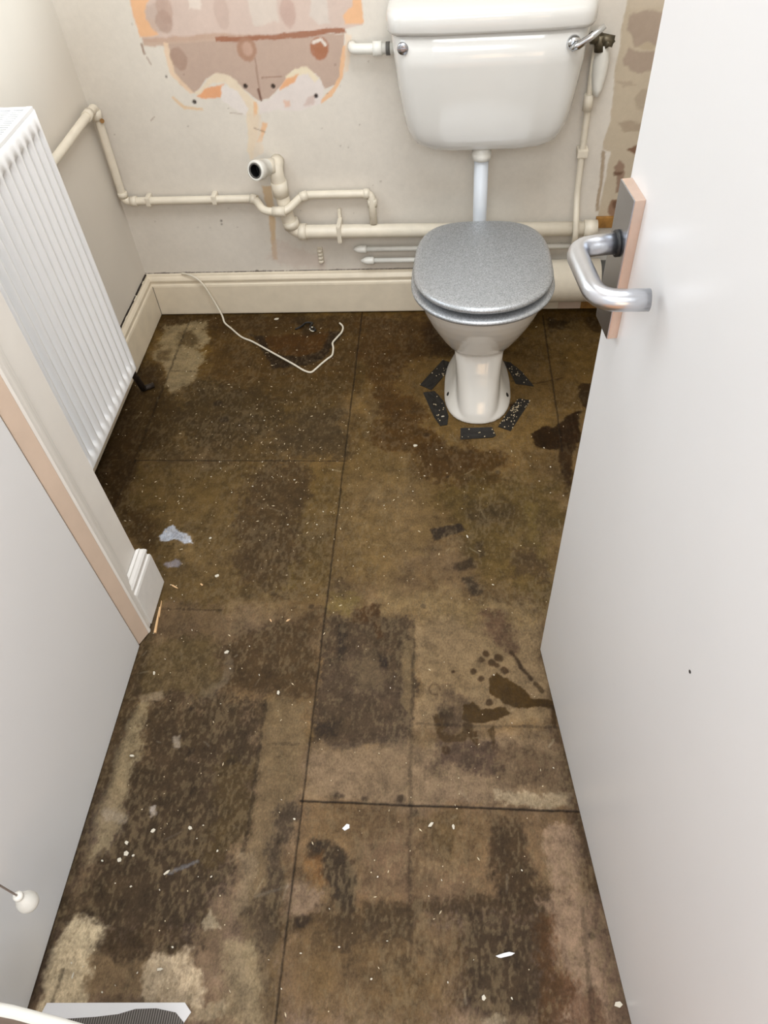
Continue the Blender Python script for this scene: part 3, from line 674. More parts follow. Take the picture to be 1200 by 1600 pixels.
# ------------------------------------------------------------------ back wall: cream paint with stripped plaster scars
S = Grid(XL, XR, 0.0, 1.25, 0.0031)
S.c[:] = lin(219, 212, 201)
S.c *= 1 + 0.035 * (fbm(S.u, S.v, 6, 11, 4)[:, None] - 0.5)
P = S.paint
FL = (228,182,142)
for poly, rgb, op, soft, warp, tex in (
    # stripped patch above the old basin
    ([(-0.787, 1.005), (-0.813, 0.926), (-0.810, 0.843), (-0.807, 0.831), (-0.744, 0.828), (-0.276, 0.841), (-0.231, 0.845), (-0.231, 0.901), (-0.222, 0.979)], (208,188,176), 1, .003, .002, .0),
    ([(-0.787, 1.005), (-0.813, 0.926), (-0.815, 0.843), (-0.765, 0.844), (-0.760, 0.879), (-0.785, 0.885), (-0.774, 0.913), (-0.749, 0.937), (-0.729, 1.002)], FL, 1, .004, .004, .1),
    ([(-0.222, 0.979), (-0.231, 0.901), (-0.229, 0.848), (-0.275, 0.850), (-0.279, 0.868), (-0.253, 0.888), (-0.243, 0.980)], FL, 1, .004, .004, .1),
    ([(-0.777, 0.910), (-0.717, 0.922), (-0.735, 0.857), (-0.767, 0.850), (-0.785, 0.885)], (196,176,164), .9, .006, .006, .2),
    ([(-0.507, 0.966), (-0.436, 0.963), (-0.449, 0.860), (-0.507, 0.857), (-0.515, 0.899)], (214,202,190), .85, .006, .006, .2),
    ([(-0.355, 0.959), (-0.314, 0.958), (-0.310, 0.854), (-0.340, 0.850), (-0.360, 0.876)], (212,202,192), .85, .006, .006, .2),
    ([(-0.661, 0.947), (-0.626, 0.945), (-0.637, 0.899), (-0.667, 0.897)], (226,216,204), .7, .006, .008, .4),
    ([(-0.809, 0.840), (-0.740, 0.840), (-0.607, 0.843), (-0.475, 0.835), (-0.477, 0.822), (-0.682, 0.817), (-0.809, 0.822)], (190,160,140), .8, .005, .004, .2),
    ([(-0.745, 0.825), (-0.280, 0.830), (-0.294, 0.759), (-0.304, 0.716), (-0.346, 0.699), (-0.356, 0.727), (-0.387, 0.751), (-0.428, 0.749), (-0.458, 0.716), (-0.503, 0.682), (-0.532, 0.679), (-0.568, 0.710), (-0.600, 0.740), (-0.633, 0.749), (-0.668, 0.736), (-0.705, 0.701), (-0.735, 0.723), (-0.750, 0.771)], (188,165,150), 1, .003, .002, .0),
    ([(-0.618, 0.835), (-0.475, 0.835), (-0.391, 0.840), (-0.279, 0.844), (-0.275, 0.833), (-0.393, 0.827), (-0.528, 0.823), (-0.617, 0.825)], (158,108,84), .95, .003, .003, .2),
    ([(-0.757, 0.829), (-0.744, 0.828), (-0.746, 0.758), (-0.705, 0.702), (-0.716, 0.701), (-0.759, 0.752), (-0.760, 0.808)], (226,200,172), .9, .004, .003, .2),
    ([(-0.767, 0.698), (-0.739, 0.670), (-0.693, 0.662), (-0.691, 0.657), (-0.745, 0.661), (-0.772, 0.695)], (222,190,150), .8, .004, .003, .3),
    ([(-0.288, 0.804), (-0.274, 0.806), (-0.296, 0.725), (-0.327, 0.682), (-0.361, 0.663), (-0.365, 0.670), (-0.328, 0.698), (-0.306, 0.729)], (230,186,146), .95, .003, .003, .15),
    ([(-0.277, 0.833), (-0.261, 0.826), (-0.277, 0.743), (-0.290, 0.736)], (226,206,184), .9, .005, .004, .3),
    ([(-0.705, 0.701), (-0.664, 0.736), (-0.629, 0.751), (-0.597, 0.740), (-0.571, 0.713), (-0.542, 0.680), (-0.535, 0.660), (-0.544, 0.612), (-0.578, 0.517), (-0.589, 0.517), (-0.575, 0.641), (-0.586, 0.691), (-0.618, 0.725), (-0.653, 0.726), (-0.692, 0.695)], (226,210,186), .95, .005, .005, .2),
    ([(-0.700, 0.692), (-0.677, 0.714), (-0.618, 0.722), (-0.635, 0.690), (-0.681, 0.685)], (226,164,120), .95, .004, .004, .15),
    ([(-0.626, 0.719), (-0.583, 0.704), (-0.564, 0.657), (-0.575, 0.641), (-0.636, 0.683)], (226,218,212), .95, .004, .004, .15),
    ([(-0.532, 0.676), (-0.503, 0.678), (-0.463, 0.709), (-0.405, 0.742), (-0.365, 0.737), (-0.346, 0.699), (-0.364, 0.663), (-0.419, 0.649), (-0.487, 0.651), (-0.536, 0.640)], (222,212,206), .95, .005, .005, .15),
    ([(-0.448, 0.734), (-0.421, 0.752), (-0.387, 0.754), (-0.356, 0.724), (-0.368, 0.715), (-0.389, 0.738), (-0.421, 0.733), (-0.444, 0.715)], (228,214,186), .9, .004, .004, .2),
    ([(-0.467, 0.706), (-0.446, 0.728), (-0.415, 0.738), (-0.430, 0.718), (-0.464, 0.700)], (228,172,128), .95, .004, .004, .15),
    ([(-0.461, 0.677), (-0.442, 0.676), (-0.446, 0.660), (-0.460, 0.660)], (220,176,150), .7, .005, .005, .2),
    ([(-0.397, 0.681), (-0.372, 0.687), (-0.382, 0.661), (-0.411, 0.659)], (204,180,170), .7, .006, .006, .2),
    ([(-0.546, 0.677), (-0.536, 0.676), (-0.543, 0.640), (-0.555, 0.632)], (228,182,138), .8, .004, .004, .3),
    ([(-0.532, 0.622), (-0.518, 0.618), (-0.542, 0.567), (-0.557, 0.567), (-0.540, 0.597)], (228,182,138), .85, .004, .004, .3),
    ([(-0.564, 0.641), (-0.532, 0.639), (-0.544, 0.534), (-0.582, 0.517)], (224,206,184), .6, .006, .006, .3),
    # drip stain below the old basin waste
    ([(-0.570, 0.441), (-0.539, 0.440), (-0.545, 0.360), (-0.561, 0.197), (-0.576, 0.198), (-0.563, 0.350)], (208,180,142), .85, .005, .004, .2),
    ([(-0.559, 0.258), (-0.480, 0.240), (-0.412, 0.205), (-0.428, 0.160), (-0.533, 0.167), (-0.590, 0.198)], (206,188,176), .5, .02, .02, .4),
    # stripped plaster strip in the right-hand corner
    ([(0.417, 0.862), (0.415, 0.840), (0.413, 0.787), (0.414, 0.701), (0.420, 0.594), (0.413, 0.528), (0.415, 0.515), (0.436, 0.506), (0.433, 0.448), (0.432, 0.372), (0.428, 0.303), (0.558, 0.291), (0.670, 0.288), (0.519, 0.945), (0.409, 0.950)], (194,180,158), 1, .003, .003, .1),
    ([(0.406, 0.925), (0.503, 0.921), (0.517, 0.855), (0.426, 0.853)], (198,184,164), .8, .006, .005, .3),
    ([(0.428, 0.842), (0.481, 0.848), (0.512, 0.841), (0.519, 0.768), (0.482, 0.778), (0.450, 0.768), (0.430, 0.810)], (168,150,134), .9, .005, .006, .15),
    ([(0.427, 0.738), (0.434, 0.769), (0.468, 0.756), (0.508, 0.760), (0.514, 0.715), (0.478, 0.706), (0.444, 0.715)], (168,150,134), .9, .005, .006, .15),
    ([(0.462, 0.771), (0.479, 0.778), (0.499, 0.775), (0.495, 0.762), (0.473, 0.761)], (184,168,144), .9, .004, .004, .1),
    ([(0.476, 0.644), (0.488, 0.667), (0.507, 0.670), (0.508, 0.615), (0.487, 0.623)], (174,158,138), .8, .006, .006, .2),
    ([(0.416, 0.689), (0.457, 0.684), (0.471, 0.674), (0.438, 0.672)], (168,150,132), .6, .005, .006, .3),
    ([(0.439, 0.588), (0.482, 0.593), (0.518, 0.582), (0.519, 0.562), (0.462, 0.564)], (162,144,124), .7, .006, .008, .3),
    ([(0.480, 0.512), (0.509, 0.525), (0.524, 0.503), (0.508, 0.493)], (122,88,66), .9, .005, .005, .2),
    ([(0.450, 0.462), (0.461, 0.480), (0.477, 0.472), (0.483, 0.437), (0.484, 0.390), (0.470, 0.387), (0.463, 0.429)], (148,122,104), .9, .005, .006, .2),
    ([(0.453, 0.332), (0.463, 0.364), (0.493, 0.363), (0.506, 0.347), (0.489, 0.319), (0.467, 0.316)], (138,106,84), .9, .005, .006, .2),
    ([(0.452, 0.451), (0.477, 0.450), (0.472, 0.440), (0.454, 0.440)], (104,76,58), .8, .005, .005, .2),
    ([(0.467, 0.360), (0.490, 0.359), (0.489, 0.339), (0.471, 0.340)], (104,76,58), .8, .006, .005, .2),
    ([(0.412, 0.512), (0.424, 0.506), (0.428, 0.411), (0.429, 0.333), (0.420, 0.333), (0.420, 0.430)], (160,138,110), .8, .003, .003, .3),
):
    P(poly, rgb, op, soft, warp * 1.4 + .001, tex * .5)
for px, rx, rz, rgb, op in (((-0.731, 0.903), .020, .034, (186,160,146), .8), ((-0.739, 0.875), .022, .026, (178,152,138), .8), ((-0.725, 0.790), .022, .028, (166,138,122), .7), ((-0.540, 0.804), .026, .030, (170,132,110), .9), ((-0.538, 0.805), .014, .018, (196,164,146), .8),
                            ((-0.350, 0.798), .025, .027, (166,112,84), .95), ((-0.419, 0.881), .020, .034, (192,164,152), .8), ((-0.588, 0.888), .018, .04, (192,168,156), .6)):
    S.disc(px, rx, rgb, op=op, soft=.006, warp=.006, ry=rz)
S.line([(-0.363, 0.813), (-0.344, 0.818), (-0.333, 0.806)], (226,218,208), .008, .9, .003, .003, .3)
for px in ((-0.561, 0.715), (-0.485, 0.712), (-0.372, 0.683), (-0.711, 0.680)):
    S.disc(px, .0058, (44, 34, 30), op=.95, soft=.003, warp=.001, h=-.002)
for pts, wd, op in (([(-0.522, 0.780), (-0.523, 0.721), (-0.524, 0.679)], .004, .5), ([(-0.511, 0.733), (-0.458, 0.735)], .003, .6), ([(-0.814, 0.825), (-0.813, 0.804)], .006, .7), ([(-0.809, 0.795), (-0.802, 0.779)], .004, .5), ([(-0.847, 0.637), (-0.834, 0.645)], .003, .5), ([(-0.617, 0.649), (-0.585, 0.645)], .003, .4), ([(-0.557, 0.606), (-0.529, 0.595)], .004, .6)):
    S.line(pts, (140, 108, 88), wd, op, .003, .003, .3)
S.line([(-0.527, 0.705), (-0.524, 0.679)], (100, 64, 50), .006, .8, .003, .002, .2)
# cracked filler along the top of the skirting
S.line([(XL, .1535), (.16, .1535)], (58, 44, 36), .005, .85, .003, .0035, .9)
for px, r in (((-0.717, 0.333), .004), ((-0.637, 0.155), .006), ((-0.771, 0.747), .003), ((-0.718, 0.322), .003)):
    S.disc(px, r, (70, 56, 46), op=.7, soft=.003, warp=.003)
rs = np.random.RandomState(9)
for k in range(40):
    S.disc((rs.uniform(-.98, .4), rs.uniform(.2, 1.0)), rs.uniform(.0012, .0022), (120, 100, 86), op=.5, soft=.003, warp=.001)

S.build('wall_back', lambda u, v, h: (u, W - h, v), grid_mat('cream_painted_plaster', 0.05, 60, (1, 1, 1), 0.62, 0.5, 0.15), flip=False)
struct(MB().box((XL - 0.1, W, 1.25), (XR + 0.1, W + 0.1, CH), 0).build('wall_back', M['wallpaint']))
# ------------------------------------------------------------------ the rest of the room shell
b = MB()
b.box((XL - .1, 1.003, 0), (XL, W, 1.12)).box((XL - .1, 1.003, 2.05), (XL, W, CH)).box((XL - .1, 1.003, 1.12), (XL, 1.12, 2.05)).box((XL - .1, 1.74, 1.12), (XL, W, 2.05))
struct(b.build('wall_left', M['wallpaint']))
w = struct(MB().box((XL - .09, 1.12, 1.12), (XL - .04, 1.165, 2.05), .004).box((XL - .09, 1.695, 1.12), (XL - .04, 1.74, 2.05), .004)
           .box((XL - .09, 1.165, 1.12), (XL - .04, 1.695, 1.165), .004).box((XL - .09, 1.165, 2.005), (XL - .04, 1.695, 2.05), .004).build('window_1', M['trimwhite']))
MB().box((XL - .07, 1.12, 1.10), (XL + .03, 1.74, 1.122), .005).build('window_sill', M['trimwhite'], w)
struct(MB().box((-.80, -.30, 0), (-.745, 1.003, CH)).box((XL - .1, .95, 0), (-.745, 1.003, CH)).box((-.745, .853, 0), (-.72, 1.003, CH)).build('wall_partition', M['trim']))
struct(MB().box((XR, .12, 0), (XR + .1, W, CH)).build('wall_right', M['wallpaint']))
struct(MB().box((XL - .1, -.35, CH), (XR + .1, W + .1, CH + .1)).build('ceiling', M['ceiling']))

struct(MB().box((XL, -2.2, -.02), (XR + 1.0, -.05, 0)).build('floor', M['halltimber']))
b = MB()
rg = random.Random(21)
yk = 1.60
while yk < 2.14:
    l_ = rg.uniform(.008, .04)
    h_ = rg.uniform(.0006, .0024)
    if rg.random() < .96: b.box((XL + .0002, yk, .1535 - h_ * .4), (XL + rg.uniform(.003, .006), min(yk + l_, 2.15), .1535 + h_))
    yk += l_ + (0 if rg.random() < .7 else rg.uniform(0, .006))
struct(b.build('trim_3', M['darkmetal']))
struct(MB().box((-1.0005, 2.1345, .006), (-.9965, 2.1385, .114)).build('trim_4', M['darkmetal']))

SKP = [(0.0, .006), (.017, .006), (.018, .010), (.018, .112), (.0165, .118), (.013, .121), (.013, .127), (.0155, .131), (.0155, .136), (.012, .142), (.007, .147), (.006, .151), (.0, .153)]


def skirting(name, p0, p1, nrm, m, ext0=0, ext1=0, hs=1.0):
    """Moulded board from p0 to p1; nrm points into the room; ext = mitre run at each end per unit of thickness."""
    d = (Vector(p1) - Vector(p0)).normalized()
    r0 = [Vector(p0) + Vector(nrm) * o - d * (ext0 * o) + Vector((0, 0, z * hs)) for o, z in SKP]
    r1 = [Vector(p1) + Vector(nrm) * o + d * (ext1 * o) + Vector((0, 0, z * hs)) for o, z in SKP]
    return struct(MB().loft([r0, r1], True, True, False).build(name, m))


skirting('baseboard_back', (XL, W, 0), (.345, W, 0), (0, -1, 0), M['cream'], ext0=-1)
skirting('baseboard_left', (XL, W, 0), (XL, 1.003, 0), (1, 0, 0), M['cream'], ext0=-1)
skirting('baseboard_partition', (-.7185, .905, 0), (-.7185, 1.005, 0), (1, 0, 0), M['trimwhite'], ext1=1, hs=1.06)
struct(MB().box((.345, W - .018, .006), (.418, W, .045), .002).build('baseboard_right', M['lining']))
struct(MB().box((.418, W - .018, .006), (XR, W, .045), .002).build('trim_5', M['wood']))
# architrave at the left-hand doorway: flat, bead, ridge and sloping tan edge
AP = [(-.72, .932), (-.7155, .930), (-.7125, .925), (-.711, .918), (-.7065, .911), (-.7045, .903), (-.7045, .895), (-.7005, .890), (-.6995, .885), (-.702, .880)]
r = [[Vector((x, y, z)) for x, y in AP + [(-.72, .880)]] for z in (.004, CH)]
struct(MB().loft(r, True, True, False).build('trim_1', M['trim']))
AP2 = [(-.702, .8795), (-.7035, .876), (-.708, .866), (-.714, .853), (-.716, .849), (-.735, .849), (-.735, .8795)]
struct(MB().loft([[Vector((x, y, z)) for x, y in AP2] for z in (.006, CH)], True, True, False).build('trim_2', M['lining']))

# left door leaf, standing in its frame
d2 = struct(MB().box((-.745, .09, .007), (-.7135, .8445, 2.0), .002).build('door_2', M['door']))

# right door, opened into the room; its frame of reference: along = free edge to hinge
A0, DA = Vector((.2015, .862, 0)), Vector((.1425, -.9898, 0)).normalized()
DN = Vector((-.9898, -.1425, 0)).normalized()


def dp(al, off, z): return A0 + DA * al + DN * off + Vector((0, 0, z))


def dbox(mb, al0, al1, o0, o1, z0, z1, bev=.0015):
    bm = bmesh.new()
    bmesh.ops.create_cube(bm, size=1.0)
    for v in bm.verts:
        v.co = dp(al0 + (v.co.x + .5) * (al1 - al0), o0 + (v.co.y + .5) * (o1 - o0), z0 + (v.co.z + .5) * (z1 - z0))
    bmesh.ops.recalc_face_normals(bm, faces=bm.faces)
    bmesh.ops.bevel(bm, geom=list(bm.edges), offset=bev, segments=2, profile=.7, affect='EDGES')
    mb.bm(bm, False)
    return mb


d1 = struct(dbox(MB(), 0, .762, -.04, 0, .006, 2.0).build('door_1', M['door']))
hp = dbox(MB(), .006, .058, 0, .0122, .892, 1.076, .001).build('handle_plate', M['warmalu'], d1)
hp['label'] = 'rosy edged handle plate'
dbox(MB(), .0062, .0578, .0118, .0136, .8922, 1.0758, .0006).build('plate_face', M['aludark'], hp)
lv = MB().tube([dp(.034, .012, 1.012), dp(.034, .066, 1.012), dp(.142, .066, 1.012), dp(.150, .012, 1.012)], .0122, 20, True, bend=.034, bseg=8)
lever = lv.build('door_handle', M['alu'], d1)
MB().lathe([(.0155, 0), (.0155, .003), (.013, .004)], dp(.034, .0135, 1.012), DN, 24).build('handle_collar', M['black'], lever)
MB().lathe([(.0022, 0), (.0022, .0006)], dp(.447, 0, .732), DN, 10).build('dent', M['hole'], d1)

# exposed timber in the corner above the pipes
tag(MB().box((.425, W - .012, .285), (.60, W - .0005, .318), .002).build('timber_batten', M['wood']), 'short brown bare timber piece fixed to the wall right of the cream waste pipe', 'timber batten')

# ------------------------------------------------------------------ toilet pan
T = thing('toilet', 'white ceramic toilet pan with closed silver grey glitter lid', 'toilet', (.075, 1.75, 0))
cx = .076
sec = [  # z, half width, front y, back y, exponent
    (.002, .066, 1.5895, 1.93, 3.0), (.03, .064, 1.600, 1.93, 3.2), (.06, .0625, 1.618, 1.93, 3.3), (.095, .0625, 1.641, 1.93, 3.3), (.13, .0645, 1.662, 1.935, 3.2), (.155, .067, 1.675, 1.94, 3.0), (.172, .070, 1.680, 1.95, 2.7),
    (.178, .0745, 1.677, 1.955, 2.5), (.186, .0825, 1.668, 1.957, 2.35), (.200, .0945, 1.654, 1.96, 2.2), (.222, .108, 1.636, 1.965, 2.15), (.255, .1255, 1.612, 1.97, 2.15), (.290, .142, 1.588, 1.975, 2.15), (.325, .155, 1.568, 1.98, 2.2),
    (.350, .162, 1.556, 1.98, 2.25), (.368, .1665, 1.550, 1.98, 2.3), (.380, .1675, 1.548, 1.98, 2.3), (.386, .164, 1.551, 1.978, 2.3), (.387, .155, 1.56, 1.97, 2.3)]
rings = []
for z, a, yf, ybk, n in sec:
    cy = 1.735 if z > .17 else 1.72
    rings.append(sup(cx, cy, a, cy - yf, ybk - cy, n, z, 56, nb=3.2))
fl = [(0.0, .0985, 1.592, 2.4), (.008, .0985, 1.592, 2.4), (.012, .097, 1.595, 2.4), (.022, .091, 1.606, 2.4), (.036, .083, 1.622, 2.4), (.052, .0745, 1.644, 2.5), (.072, .066, 1.670, 2.6), (.095, .058, 1.70, 2.7)]
MB().loft(rings).loft([sup(cx, 1.73, a, 1.73 - yf, .20, n, z, 56, nb=2.6) for z, a, yf, n in fl]).build('bowl', M['ceramic'], T)
bw = T.children[0]
rm = bw.modifiers.new('fuse', 'REMESH')
rm.mode, rm.voxel_size, rm.use_smooth_shade = 'VOXEL', .0035, True
sm_ = bw.modifiers.new('soften', 'SMOOTH')
sm_.factor, sm_.iterations = .5, 14
MB().tube([(cx, 1.955, .30), (cx, 2.0, .315), (cx, 2.035, .33), (cx, 2.05, .335)], .034, 20, True).build('inlet_spigot', M['ceramic'], T)
for sx, sy in ((-.0845, 1.695), (.0845, 1.690), (-.0755, 1.765), (.0755, 1.765)):
    zz = .026 if abs(sx) > .08 else .030
    MB().lathe([(.007, -.012), (.007, .0015), (.005, .0025)], (cx + sx, sy, zz), (math.copysign(.75, sx), -.15, .65), 14).build('screw_hole', M['hole'], T)


def seat_out(z, dx=0.0, cy=1.70):
    out = []
    for k in range(64):
        t = 2 * PI * k / 64
        c, q = math.cos(t), math.sin(t)
        e, bb = (2.05, .176) if q < 0 else (3.2, .2475)
        out.append(Vector((cx + abs(c) ** (2 / e) * math.copysign(1, c) * (.1805 - dx), cy + abs(q) ** (2 / e) * math.copysign(1, q) * (bb - dx), z)))
    return out


# seat ring with its hole, slightly wider than the rim
o = [(.387, .006), (.390, 0), (.396, -.0015), (.3985, .001), (.401, .006), (.401, .058), (.3985, .064), (.390, .066), (.387, .064)]
rings = [seat_out(z, dx, 1.697) for z, dx in o]
MB().loft(rings + [rings[0]], False).build('seat', M['seat'], T)
o = [(.4135, .022), (.414, .012), (.4175, .007), (.423, .004), (.428, .006), (.4315, .011), (.4332, .019), (.434, .06), (.434, .11)]
MB().loft([seat_out(z, dx) for z, dx in o]).build('lid', M['seat'], T)
for s in (-.075, .075):
    MB().tube([(cx + s - .018, 1.925, .407), (cx + s + .018, 1.925, .407)], .0042, 14).build('hinge', M['chrome'], T)

# ------------------------------------------------------------------ cistern
C_ = thing('cistern', 'wide white low level cistern fixed to the wall above the toilet', 'cistern', (.082, 2.1, .58))


def cplan(x0, x1, yf, z, ch=.03, yb=W - .003, bow=.0):
    """Plan outline: flat back on the wall, faceted and rounded front."""
    mid, hw = (x0 + x1) / 2, (x1 - x0) / 2
    pts = []
    for k in range(41):
        t = -1 + 2 * k / 40
        d = 0
        if abs(t) > .55: d = (abs(t) - .55) * .028
        e = max(0, abs(t) - (1 - ch / hw)) * hw / ch
        y = yf + d + ch * (1 - math.sqrt(max(0, 1 - e * e)))
        pts.append(Vector((mid + t * hw, y, z)))
    pts += [Vector((x1, yb - .02, z)), Vector((x1 - .002, yb, z)), Vector((x0 + .002, yb, z)), Vector((x0, yb - .02, z))]
    return pts


prof = [(.880, -.151, .316, 1.968), (.80, -.145, .310, 1.972), (.74, -.139, .304, 1.977), (.68, -.130, .296, 1.984), (.645, -.124, .289, 1.989), (.622, -.116, .281, 1.995), (.604, -.104, .269, 2.003), (.592, -.088, .253, 2.012), (.584, -.066, .231, 2.024), (.580, -.03, .195, 2.045)]
MB().loft([cplan(a, c, y, z, ch=.04) for z, a, c, y in prof]).build('tank', M['ceramiccistern'], C_)
prof = [(.876, -.158, .323, 1.961), (.884, -.160, .325, 1.958), (.905, -.160, .325, 1.957), (.915, -.158, .323, 1.960), (.923, -.152, .317, 1.967), (.928, -.140, .305, 1.980), (.931, -.11, .275, 2.005), (.932, -.06, .225, 2.05)]
MB().loft([cplan(a, c, y, z, ch=.035) for z, a, c, y in prof]).build('tank_lid', M['ceramiccistern'], C_)
MB().lathe([(.0135, -.004), (.0135, .002), (.012, .004), (.004, .004)], (-.122, 1.979, .847), (0, -1, .03), 24).box((-.134, 1.9735, .8458), (-.110, 1.9755, .8482)).build('side_plug', M['aludark'], C_)
lv = MB().lathe([(.016, -.008), (.016, .004), (.013, .010), (.007, .014)], (.274, 1.976, .845), (.05, -1, .05), 24).build('flush_lever', M['chrome'], C_)
MB().tube([(.268, 1.955, .838), (.282, 1.952, .846), (.310, 1.952, .863), (.337, 1.953, .883)], .006, 12, True, radii=[.006, .009, .0075, .006]).build('lever_arm', M['chrome'], lv)

# flush pipe down to the pan
t = thing('flush_pipe', 'white upright flush pipe joining the cistern to the toilet', 'pipe', (.076, 2.055, .34))
MB().tube([(.075, 2.055, .565), (.076, 2.055, .36), (.076, 2.045, .335)], .0195, 22, True).build('tube', M['flushpipe'], t)
MB().lathe([(.026, 0), (.026, .016), (.022, .02), (.022, .034)], (.075, 2.055, .548), (0, 0, 1), 24).build('nut', M['pipewhite'], t)

# overflow stub at the left of the cistern
t = thing('overflow_pipe', 'short white painted pipe from wall into left side of cistern', 'pipe', (-.2, 2.12, .81))
MB().tube([(-.262, 2.150, .803), (-.258, 2.118, .805), (-.150, 2.108, .806)], .0125, 16, True, bend=.02).build('tube', M['pipewhite'], t)
MB().lathe([(.017, 0), (.017, .02), (.014, .024)], (-.205, 2.112, .8055), (1, 0, 0), 18).build('coupling', M['pipewhite'], t)
MB().lathe([(.016, 0), (.016, .01)], (-.172, 2.109, .806), (1, 0, 0), 10).build('back_nut', M['greypipe'], t)

# supply pipe and valve at the right of the cistern
t = thing('supply_pipe', 'thin cream supply pipe running up the wall right of the cistern', 'pipe', (.36, W - .02, .24))
MB().tube([(.366, 2.128, .232), (.364, 2.112, .246), (.360, 2.081, .30), (.357, 2.095, .345), (.355, 2.125, .40), (.3535, 2.130, .50), (.352, 2.130, .66), (.352, 2.130, .79)], .0085, 14, True, bend=.02).build('tube', M['pipe'], t)
MB().tube([(.350, 2.126, .632), (.3505, 2.126, .672)], .0125, 14).build('coupling', M['pipe'], t)
MB().box((.340, 2.118, .508), (.369, W, .530), .004).build('clip', M['pipe'], t)
b = MB().tube([(.318, 2.118, .806), (.362, 2.118, .806)], .011, 14).lathe([(.015, 0), (.015, .018)], (.334, 2.118, .806), (1, 0, 0), 6).tube([(.356, 2.118, .812), (.360, 2.116, .776)], .0135, 14).lathe([(.016, 0), (.016, .014)], (.374, 2.116, .800), (.4, -.2, -.6), 6)
b.tube([(.356, 2.118, .804), (.390, 2.112, .798)], .013, 14).build('isolating_valve', M['brass'], t)
r = []
for z, hw in ((.672, .009), (.69, .015), (.72, .020), (.75, .021), (.775, .017), (.79, .008)):
    r.append([Vector((.368 + hw * math.cos(k * PI / 8), 2.128 - .024 * math.sin(k * PI / 8) + .0, z)) for k in range(9)] + [Vector((.368 - hw, 2.15, z)), Vector((.368 + hw, 2.15, z))])
MB().loft(r).build('sleeve', M['pipewhite'], t)

# ------------------------------------------------------------------ waste pipe, heating pipe, capped pipes, soil pipe
t = thing('waste_pipe', 'thick cream painted waste pipe with open white basin socket at its top', 'pipe', (-.5, W - .04, .3))
yw = W - .042
MB().tube([(-.508, W, .512), (-.508, yw, .512), (-.492, yw, .314), (.418, yw, .302)], .0205, 20, True, bend=.045).build('tube', M['pipe'], t)
for a_, c_, r_ in (((-.487, yw, .330), (-.4905, yw, .352), .0245), ((-.468, yw, .3138), (-.445, yw, .3135), .0245), ((-.5035, yw, .43), (-.5055, yw, .472), .0235), ((-.51, yw, .516), (-.545, yw - .012, .521), .0215)):
    MB().tube([a_, c_], r_, 20).build('coupling', M['pipe'], t)
ax = Vector((-.36, -.80, .22)).normalized()
s0 = Vector((-.530, yw - .010, .519))
b = MB().lathe([(.0225, 0), (.0225, .030), (.0275, .032), (.0275, .052), (.0265, .056), (.0205, .056), (.0205, .030), (.0205, .029)], s0, ax, 26, cap=False)
b.build('socket', M['pipewhite'], t)
MB().lathe([(.0203, .054), (.0203, .0565), (.0165, .0565), (.0165, .052), (.0203, .052)], s0, ax, 26, cap=False).build('rubber_seal', M['greypipe'], t)
MB().lathe([(.0203, .020), (.0001, .020)], s0, ax, 26, cap=False).lathe([(.020, .021), (.020, .050)], s0, ax, 26, cap=False).build('socket_bore', M['black'], t)
MB().box((-.350, yw - .0225, .283), (-.336, W, .340), .006).box((-.348, W - .014, .335), (-.338, W, .366), .004).build('clip', M['pipe'], t)
MB().tube([(.386, yw, .3025), (.424, yw, .302)], .0245, 20).build('coupling', M['pipe'], t)

t = thing('heating_pipe', 'thin cream heating pipe from the radiator across the left part of the wall', 'pipe', (-.99, W - .022, .42))
yh = W - .024
pts = [(-.985, 1.70, .690), (-.985, 2.120, .690), (-.991, yh, .418), (-.575, yh, .413), (-.558, yh - .020, .400), (-.505, yh - .045, .398), (-.48, yh - .020, .402), (-.455, yh, .419), (-.240, yh, .419), (-.238, yh, .316)]
pts = [(-.985, 1.66, .690), (-.985, 2.128, .690), (-.992, yh, .416), (-.588, yh, .413), (-.556, yh - .050, .399), (-.490, yh - .053, .398), (-.445, yh, .420), (-.240, yh, .419), (-.238, yh - .015, .334)]
MB().tube(pts, .0115, 16, True, bend=.02).build('tube', M['pipe'], t)
for a_, c_ in (((-.985, 2.060, .690), (-.985, 2.085, .690)), ((-.987, 2.126, .655), (-.986, 2.128, .68)), ((-.990, yh, .445), (-.991, yh, .43)), ((-.972, yh, .416), (-.952, yh, .4158)), ((-.602, yh, .4132), (-.583, yh - .004, .411)), ((-.530, yh - .0515, .3985), (-.492, yh - .053, .398)), ((-.452, yh - .007, .417), (-.43, yh, .42)), ((-.262, yh, .419), (-.245, yh, .419)), ((-.2395, yh, .402), (-.239, yh - .003, .38))):
    MB().tube([a_, c_], .0142, 16).build('coupling', M['pipe'], t)
for x in (-.916, -.712):
    MB().box((x - .0075, yh - .0123, .402), (x + .0075, W, .430), .005).build('clip', M['pipe'], t)
MB().lathe([(.006, 0), (.006, .002)], (-.972, 2.118, .655), (.5, -.8, .2), 12).build('bare_copper', M['wood'], t)

for z, x0, lab in ((.239, -.298, 'upper of two thin white capped pipes left of the toilet'), (.199, -.277, 'lower of two thin white capped pipes left of the toilet')):
    t = thing('capped_pipe', lab, 'pipe', (x0, W - .022, z), 'capped pipes beside the toilet')
    MB().tube([(x0 + .02, W - .022, z), (.45 if z > .22 else .30, W - .022, z - .004)], .0078, 14).build('tube', M['pipewhite'], t)
    MB().lathe([(.004, -.018), (.0105, -.004), (.0125, .004), (.0125, .018), (.0105, .024)], (x0 + .006, W - .022, z), (1, 0, 0), 18).build('end_cap', M['pipewhite'], t)

